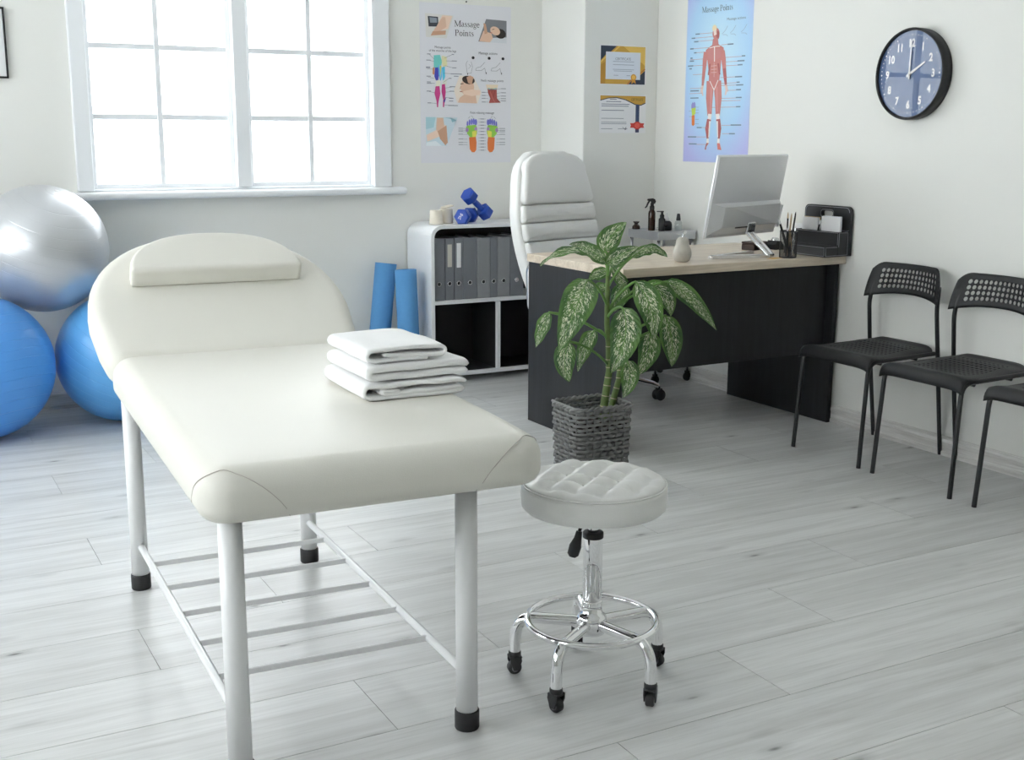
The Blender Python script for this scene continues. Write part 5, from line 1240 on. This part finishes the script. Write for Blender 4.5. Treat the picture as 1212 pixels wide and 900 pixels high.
# photo: foot massage
P.poly([(60, 625), (224, 626), (166, 778), (60, 776)], (206, 222, 230)); P.poly([(60, 625), (110, 625), (100, 680), (60, 690)], (172, 208, 216)); P.poly([(150, 626), (186, 628), (196, 652), (220, 640)], (150, 196, 206)); P.poly([(62, 720), (120, 690), (160, 664), (164, 690), (140, 724), (66, 756)], SK3); P.poly([(116, 628), (150, 628), (156, 690), (126, 716), (112, 690)], SK); P.poly([(120, 700), (166, 668), (172, 760), (160, 776), (132, 740)], SK2); P.poly([(62, 760), (110, 752), (140, 778), (60, 778)], (232, 238, 242))
P.cut('printed_photo', pA)
# feet diagram
P.text('Foot relaxing massage', 354, 604, 18, INK, sx=0.8)
for s_, cx_ in ((1, 300), (-1, 406)):
    def fx(u): return cx_+s_*u
    for k, (u, y, r_) in enumerate([(-24, 652, 6), (-13, 644, 7), (-2, 640, 7), (9, 638, 8), (20, 642, 10)]): P.ell(fx(u), y+8, r_*0.75, 17, (122, 124, 206), 0)
    P.poly([(fx(a), b_) for a, b_ in [(-32, 676), (-22, 668), (20, 664), (28, 684), (26, 712), (18, 730), (-10, 732), (-26, 712)]], (150, 206, 84)); P.poly([(fx(a), b_) for a, b_ in [(0, 700), (24, 694), (22, 728), (2, 732)]], (232, 226, 96)); P.ell(fx(-26), 692, 8, 12, (176, 140, 190)); P.ell(fx(20), 686, 8, 9, (176, 140, 190))
    P.poly([(fx(a), b_) for a, b_ in [(-16, 732), (20, 730), (24, 760), (22, 800), (12, 814), (-2, 812), (-12, 796)]], (226, 124, 62))
    P.pl([(fx(-20), 630), (fx(-10), 618)], 1.4, GR); P.pl([(fx(6), 626), (fx(-4), 614)], 1.4, GR)
for k in range(11):
    y = 632+k*17; P.line(334, y, 374, y, 1.4, GR); P.line(345, y, 364, y, 4.5, (150, 152, 162))
for y in (684, 694, 702, 716, 742, 760, 772): P.line(250, y, 276, y, 1.4, GR); P.line(228, y-1, 252, y-1, 4, (160, 162, 170)); P.line(430, y, 452, y, 1.4, GR); P.line(448, y-1, 478, y-1, 4, (160, 162, 170))
P.build('foot_diagram', pA)
pn = MB(); pn.lathe([(0.0001, 0.012), (0.004, 0.010), (0.004, 0.006), (0.0012, 0.005), (0.0012, 0.0)], 10, M=Matrix.Rotation(PI/2, 4, 'X')); po = pn.build('push_pin', M_dark); po.location = (2.832, YB-0.0005, 1.938); tag(po, 'tiny dark push pin in the wall above the white massage poster', 'pin')

# ---- blue anatomy poster on the right wall; artwork units px of 450 x 900 zoom
def sky_paper():
    m, nt, b_ = nodes('blue_poster_paper'); L = nt.links.new; tc = N(nt, 'ShaderNodeTexCoord')
    mp = N(nt, 'ShaderNodeMapping'); mp.inputs['Location'].default_value = (0, 0, -0.85); mp.inputs['Scale'].default_value = (2.6, 0.0, 1.75); L(tc.outputs['Object'], mp.inputs['Vector'])
    ln = N(nt, 'ShaderNodeVectorMath', operation='LENGTH'); L(mp.outputs[0], ln.inputs[0])
    r = ramp(nt, [(0.25, s2l((196, 230, 250))), (0.62, s2l((176, 214, 246))), (0.95, s2l((184, 186, 236)))], ln.outputs['Value']); L(r.outputs['Color'], b_.inputs['Base Color']); b_.inputs['Roughness'].default_value = 0.45
    return m
HB_, WB_ = 0.98, 0.517
pB = thing('anatomy_poster', 'light blue anatomy poster of a standing muscle figure, on the right wall', 'poster', (XR-0.0006, 4.836, 1.131), -PI/2)
sh = sheet(pB, WB_, HB_, sky_paper())
# px: left edge 65(top)..40(bottom), right 418..385 ; y 0 -> z 1.92 ; y 868 -> 1.131
def fB(x, y):
    l = 66-26*y/868; r_ = 418-34*y/868; u = (x-l)/(r_-l)-0.5; zt = 0.795; y_ = y-6*(0.5-u)*2*(1-y/868)+0*u
    return (u*WB_, zt*(1-y_/868))
P = Print(fB)
P.serif('Massage Points', 228, 82, 44, (78, 90, 110), sx=0.62); P.cut('printed_title', pB)
P.text('Massage actions', 328, 134, 19, (110, 124, 146), sx=0.8)
LG = (150, 172, 196)
for x in (268, 310, 366): P.pl([(x-14, 200), (x+2, 186), (x+16, 162)], 2, LG); P.pl([(x-12, 204), (x+8, 206), (x+16, 214)], 2, LG)
P.cut('hand_sketches', pB)
RD, RD2, WH = (204, 134, 130), (178, 100, 100), (240, 232, 230)
def limb(pts, w0, w1, col):
    n = len(pts)-1
    L_, R_ = [], []
    for i, (x, y) in enumerate(pts):
        a = pts[max(i-1, 0)]; c = pts[min(i+1, n)]; d = math.hypot(c[0]-a[0], c[1]-a[1]); nx, ny = -(c[1]-a[1])/d, (c[0]-a[0])/d; w_ = (w0+(w1-w0)*i/n)/2
        if n > 1 and 0 < i < n: w_ *= 1.12
        L_.append((x+nx*w_, y+ny*w_)); R_.append((x-nx*w_, y-ny*w_))
    P.poly(L_+R_[::-1], col)
CXB = 214
P.ell(222, 196, 19, 30, RD); P.ell(214, 168, 12, 18, (240, 222, 180)); P.ell(232, 204, 8, 22, RD2); P.poly([(208, 180), (222, 172), (226, 200), (212, 206)], (236, 220, 214)); P.poly([(206, 222), (232, 218), (236, 258), (200, 262)], RD)
P.poly([(168, 276), (200, 254), (236, 252), (262, 270), (266, 300), (250, 330), (244, 400), (240, 440), (184, 444), (184, 400), (176, 330), (164, 302)], RD)
for s_ in (-1, 1):
    c = 212
    P.poly([(c+s_*4, 270), (c+s_*38, 280), (c+s_*36, 318), (c+s_*10, 332), (c+s_*4, 320)], (204, 138, 136))
    limb([(c+s_*44, 286), (c+s_*50, 330), (c+s_*54, 380)], 24, 18, RD); limb([(c+s_*54, 378), (c+s_*58, 420), (c+s_*62, 462)], 18, 11, RD2 if s_ > 0 else RD); limb([(c+s_*62, 462), (c+s_*66, 490), (c+s_*60, 516)], 13, 6, (232, 206, 200)); limb([(c+s_*68, 470), (c+s_*74, 500)], 5, 3, (232, 206, 200))
    limb([(c+s_*18-1, 440), (c+s_*24-1, 530), (c+s_*22-2, 622)], 42, 22, RD); limb([(c+s_*14, 470), (c+s_*18, 600)], 12, 6, (214, 150, 148)); limb([(c+s_*20-1, 612), (c+s_*26-2, 664)], 20, 18, WH); limb([(c+s_*24-2, 640), (c+s_*34-4, 690), (c+s_*30-4, 745)], 22, 10, RD2); limb([(c+s_*20-2, 650), (c+s_*24-4, 735)], 8, 5, WH); limb([(c+s_*29-4, 742), (c+s_*29-5, 768)], 11, 13, WH); P.poly([(c+s_*22-5, 766), (c+s_*36-5, 766), (c+s_*(44 if s_ > 0 else 38)-4, 802), (c+s_*(26 if s_ > 0 else 44)-6, 800)], (206, 120, 112))
    P.line(c+s_*22, 350, c+s_*30, 408, 8, RD2)
P.line(214, 262, 214, 340, 5, WH); P.pl([(186, 268), (214, 262), (244, 262)], 4, WH)
for y in (362, 380, 396): P.line(196, y, 226, y-1, 3, (224, 190, 186))
P.line(212, 344, 212, 420, 2.5, (224, 190, 186)); P.pl([(190, 440), (212, 488), (234, 436)], 4, WH)
P.cut('muscle_figure', pB)
for (x0, x1, y) in [(112, 206, 190), (92, 204, 210), (102, 206, 228), (82, 190, 265), (102, 176, 287), (80, 180, 322), (72, 174, 355), (96, 146, 402), (80, 150, 474), (76, 148, 502), (120, 176, 684), (68, 182, 734), (74, 180, 774), (250, 314, 256), (272, 372, 322), (270, 368, 345), (262, 358, 365), (246, 358, 424), (244, 346, 454), (240, 364, 466), (282, 350, 492), (238, 354, 532), (236, 350, 545), (200, 348, 578), (252, 354, 672), (256, 322, 716)]: P.line(x0, y, x1, y, 2, (204, 138, 140))
for (x, y, l) in [(110, 190, 24), (88, 210, 20), (102, 229, 24), (80, 265, 20), (102, 287, 14), (82, 314, 12), (78, 330, 24), (68, 355, 30), (76, 370, 14), (284, 256, 30), (356, 320, 18), (334, 344, 36), (336, 364, 24), (322, 424, 36), (330, 452, 16), (328, 466, 36), (328, 490, 24), (326, 530, 30), (328, 577, 22), (300, 671, 54), (292, 716, 30), (118, 684, 28), (68, 734, 48), (74, 772, 44), (82, 488, 48)]: P.line(x, y, x+l, y, 6.5, (122, 142, 168))
P.cut('callouts', pB)
P.line(82, 526, 128, 526, 6, (122, 142, 168))
P.poly([(88, 560), (94, 548), (100, 552), (104, 546), (110, 552), (112, 576), (88, 582)], (150, 150, 214)); P.poly([(88, 582), (112, 576), (110, 612), (92, 620)], (200, 222, 92)); P.poly([(90, 620), (106, 616), (106, 668), (98, 676), (90, 668)], (228, 130, 70))
for y in (575, 590, 606, 640, 664): P.line(110, y, 130, y, 2, (150, 160, 176))
P.line(72, 596, 90, 596, 2, (150, 160, 176)); P.line(74, 625, 90, 625, 2, (150, 160, 176))
P.build('foot_diagram', pB)

# ---- certificates on the pillar
def cert(lab, x, z0, w_, h):
    t = thing('certificate', lab, 'certificate', (x, YP-0.0006, z0), 0, 'certificates on the wall corner'); sheet(t, w_, h, M_paper)
    return t, Print(lambda u, v: ((u-0.5)*w_, (1-v)*h))
GO, GO2, NV = (206, 160, 62), (232, 194, 96), (44, 54, 74)
t, P = cert('gold and navy framed certificate, upper of the two on the pillar', 3.522, 1.519, 0.284, 0.199)
P.poly([(0.015, 0.02), (0.985, 0.02), (0.985, 0.98), (0.015, 0.98)], GO); P.poly([(0.5, 0.02), (0.985, 0.02), (0.985, 0.5)], GO2); P.poly([(0.015, 0.5), (0.12, 0.42), (0.12, 0.98), (0.015, 0.98)], (188, 138, 48))
P.poly([(0.015, 0.02), (0.36, 0.02), (0.24, 0.16), (0.12, 0.25), (0.015, 0.40)], NV); P.pl([(0.42, 0.02), (0.30, 0.16), (0.15, 0.27), (0.015, 0.44)], 0.03, GO2); P.poly([(0.985, 0.62), (0.985, 0.98), (0.62, 0.98), (0.75, 0.82), (0.88, 0.74)], NV); P.pl([(0.60, 0.98), (0.73, 0.80), (0.86, 0.71), (0.985, 0.58)], 0.03, (190, 120, 50))
P.cut('printed_border', t)
P.poly([(0.125, 0.17), (0.88, 0.17), (0.88, 0.86), (0.125, 0.86)], (222, 228, 238))
P.text('CERTIFICATE', 0.5, 0.375, 0.095, (110, 116, 130), sx=0.62)
for y, a, c in ((0.41, 0.28, 0.74), (0.49, 0.28, 0.74), (0.61, 0.28, 0.74), (0.65, 0.30, 0.70), (0.76, 0.30, 0.40), (0.76, 0.58, 0.66)): P.line(a, y, c, y, 0.014, (160, 166, 180))
P.cut('printed_text', t)
P.ell(0.735, 0.80, 0.062, 0.085, (212, 150, 52)); P.ell(0.735, 0.80, 0.040, 0.055, (236, 190, 90)); P.poly([(0.70, 0.86), (0.77, 0.86), (0.79, 0.97), (0.74, 0.92), (0.69, 0.97)], (212, 150, 52))
P.build('printed_seal', t)
t, P = cert('white certificate with blue ribbon and red rosette, lower one on the pillar', 3.527, 1.274, 0.290, 0.196)
P.poly([(0.015, 0.03), (0.985, 0.03), (0.985, 0.20), (0.88, 0.26), (0.76, 0.24), (0.55, 0.12), (0.36, 0.075), (0.18, 0.09), (0.015, 0.15)], GO); P.pl([(0.015, 0.155), (0.18, 0.095), (0.36, 0.08), (0.55, 0.13), (0.76, 0.25), (0.88, 0.27), (0.985, 0.21)], 0.022, (52, 60, 80))
P.cut('printed_border', t)
P.poly([(0.775, 0.25), (0.855, 0.25), (0.855, 0.985), (0.775, 0.985)], (56, 70, 104)); P.text('CERTIFICATE', 0.80, 0.155, 0.095, (90, 70, 40), sx=0.46)
for y, a, c in ((0.125, 0.22, 0.36), (0.185, 0.14, 0.46), (0.25, 0.04, 0.64), (0.30, 0.04, 0.62), (0.41, 0.04, 0.52), (0.62, 0.04, 0.52), (0.72, 0.04, 0.58), (0.76, 0.04, 0.58), (0.89, 0.04, 0.28), (0.89, 0.40, 0.60)): P.line(a, y, c, y, 0.017 if y < 0.45 else 0.012, (120, 126, 140))
P.pl([(0.50, 0.84), (0.54, 0.90), (0.58, 0.84), (0.55, 0.92), (0.60, 0.88)], 0.008, (60, 60, 70))
P.cut('printed_text', t)
P.ell(0.815, 0.80, 0.095, 0.105, (196, 56, 48), n=10); P.poly([(0.66, 0.74), (0.97, 0.74), (0.95, 0.80), (0.97, 0.86), (0.66, 0.86), (0.68, 0.80)], (206, 66, 56)); P.ell(0.815, 0.80, 0.055, 0.075, (226, 96, 84))
P.build('printed_seal', t)

# ---- picture frame at the left edge
pf = thing('picture_frame', 'thin black picture frame cut off by the left edge, left of the window', 'picture frame', (0.480, YB-0.0006, 1.497))
q = MB(); fw_, fh = 0.236, 0.300
for c, d in (((-fw_/2+0.004, 0), (0.008, fh)), ((fw_/2-0.004, 0), (0.008, fh)), ((0, -fh/2+0.004), (fw_, 0.008)), ((0, fh/2-0.004), (fw_, 0.008))): q.box((c[0], -0.009, fh/2+c[1]), (d[0], 0.018, d[1]), bev=0.001)
q.build('frame', M_blk, pf); q = MB(); q.box((0, -0.005, fh/2), (fw_-0.012, 0.004, fh-0.012)); q.build('picture', M_paper, pf)

# ---- wall clock
ck = thing('wall_clock', 'round black wall clock with white numerals showing two, on the right wall', 'clock', (XR-0.0005, 3.548, 1.502), -PI/2)
RF = Matrix.Rotation(PI/2, 4, 'X')
q = MB(); q.lathe([(0.165, 0.0), (0.177, 0.002), (0.1785, 0.045), (0.176, 0.051), (0.171, 0.052), (0.168, 0.049), (0.168, 0.0405), (0.001, 0.0405)], 72, M=RF, cap=False); q.build('case', M_bplast, ck)
M_face = mat('clock_face_sky_tint', (0.045, 0.095, 0.22), 0.5, noise_amt=0.03)  # dark dial, with the blue of the reflected sky put into its colour
q = MB(); q.lathe([(0.1675, 0.0410), (0.0001, 0.0410)], 64, M=RF, cap=False); q.build('face', M_face, ck)
M_num = mat('clock_white', (0.86, 0.86, 0.86), 0.5, noise_amt=0.01)
for k in range(1, 13):
    a = math.radians(90-30*k); v, f = text_mesh(str(k), 0.042, 'CENTER', 0.0018); cx_, cz_ = 0.119*math.cos(a), 0.119*math.sin(a)
    q = MB(); q.add([(x*0.85+cx_, -0.0424, z-0.0140+cz_) for x, z in v], f, 0, False); q.build('numeral', M_num, ck)
for k in range(60):
    a = math.radians(6*k); r_ = 0.0034 if k % 5 == 0 else 0.0021
    q = MB(); q.lathe([(r_, 0.0422), (0.0001, 0.0424)], 8, M=Matrix.Translation((0.151*math.cos(a), 0, 0.151*math.sin(a))) @ RF, cap=False); q.build('minute_dot', M_num, ck)
def hand(name, ang_, L_, tail, w_, d):
    q = MB(); ca, sa = math.sin(ang_), math.cos(ang_)
    pts = [(-w_/2*1.2, -tail), (w_/2*1.2, -tail), (w_/2*0.8, L_), (-w_/2*0.8, L_)]
    vs = [(x*sa+y*ca, -dd, -x*ca+y*sa) for dd in (d, d+0.0012) for x, y in pts]
    q.add(vs, [(0, 1, 2, 3)[::-1], (4, 5, 6, 7), (0, 1, 5, 4), (1, 2, 6, 5), (2, 3, 7, 6), (3, 0, 4, 7)], 0, False); return q.build(name, M_num, ck)
hand('hour_hand', math.radians(60), 0.088, 0.018, 0.0085, 0.0435); hand('minute_hand', math.radians(1), 0.130, 0.020, 0.0068, 0.0455)
q = MB(); q.lathe([(0.0065, 0.0425), (0.0065, 0.048), (0.0001, 0.049)], 16, M=RF, cap=False); q.build('hand_cap', M_num, ck)
q = MB(); q.lathe([(0.1680, 0.0417), (0.0001, 0.0417)], 64, M=RF, cap=False); q.build('glass', glass('clock_glass', (0.98, 0.985, 1.0), 1.36), ck)
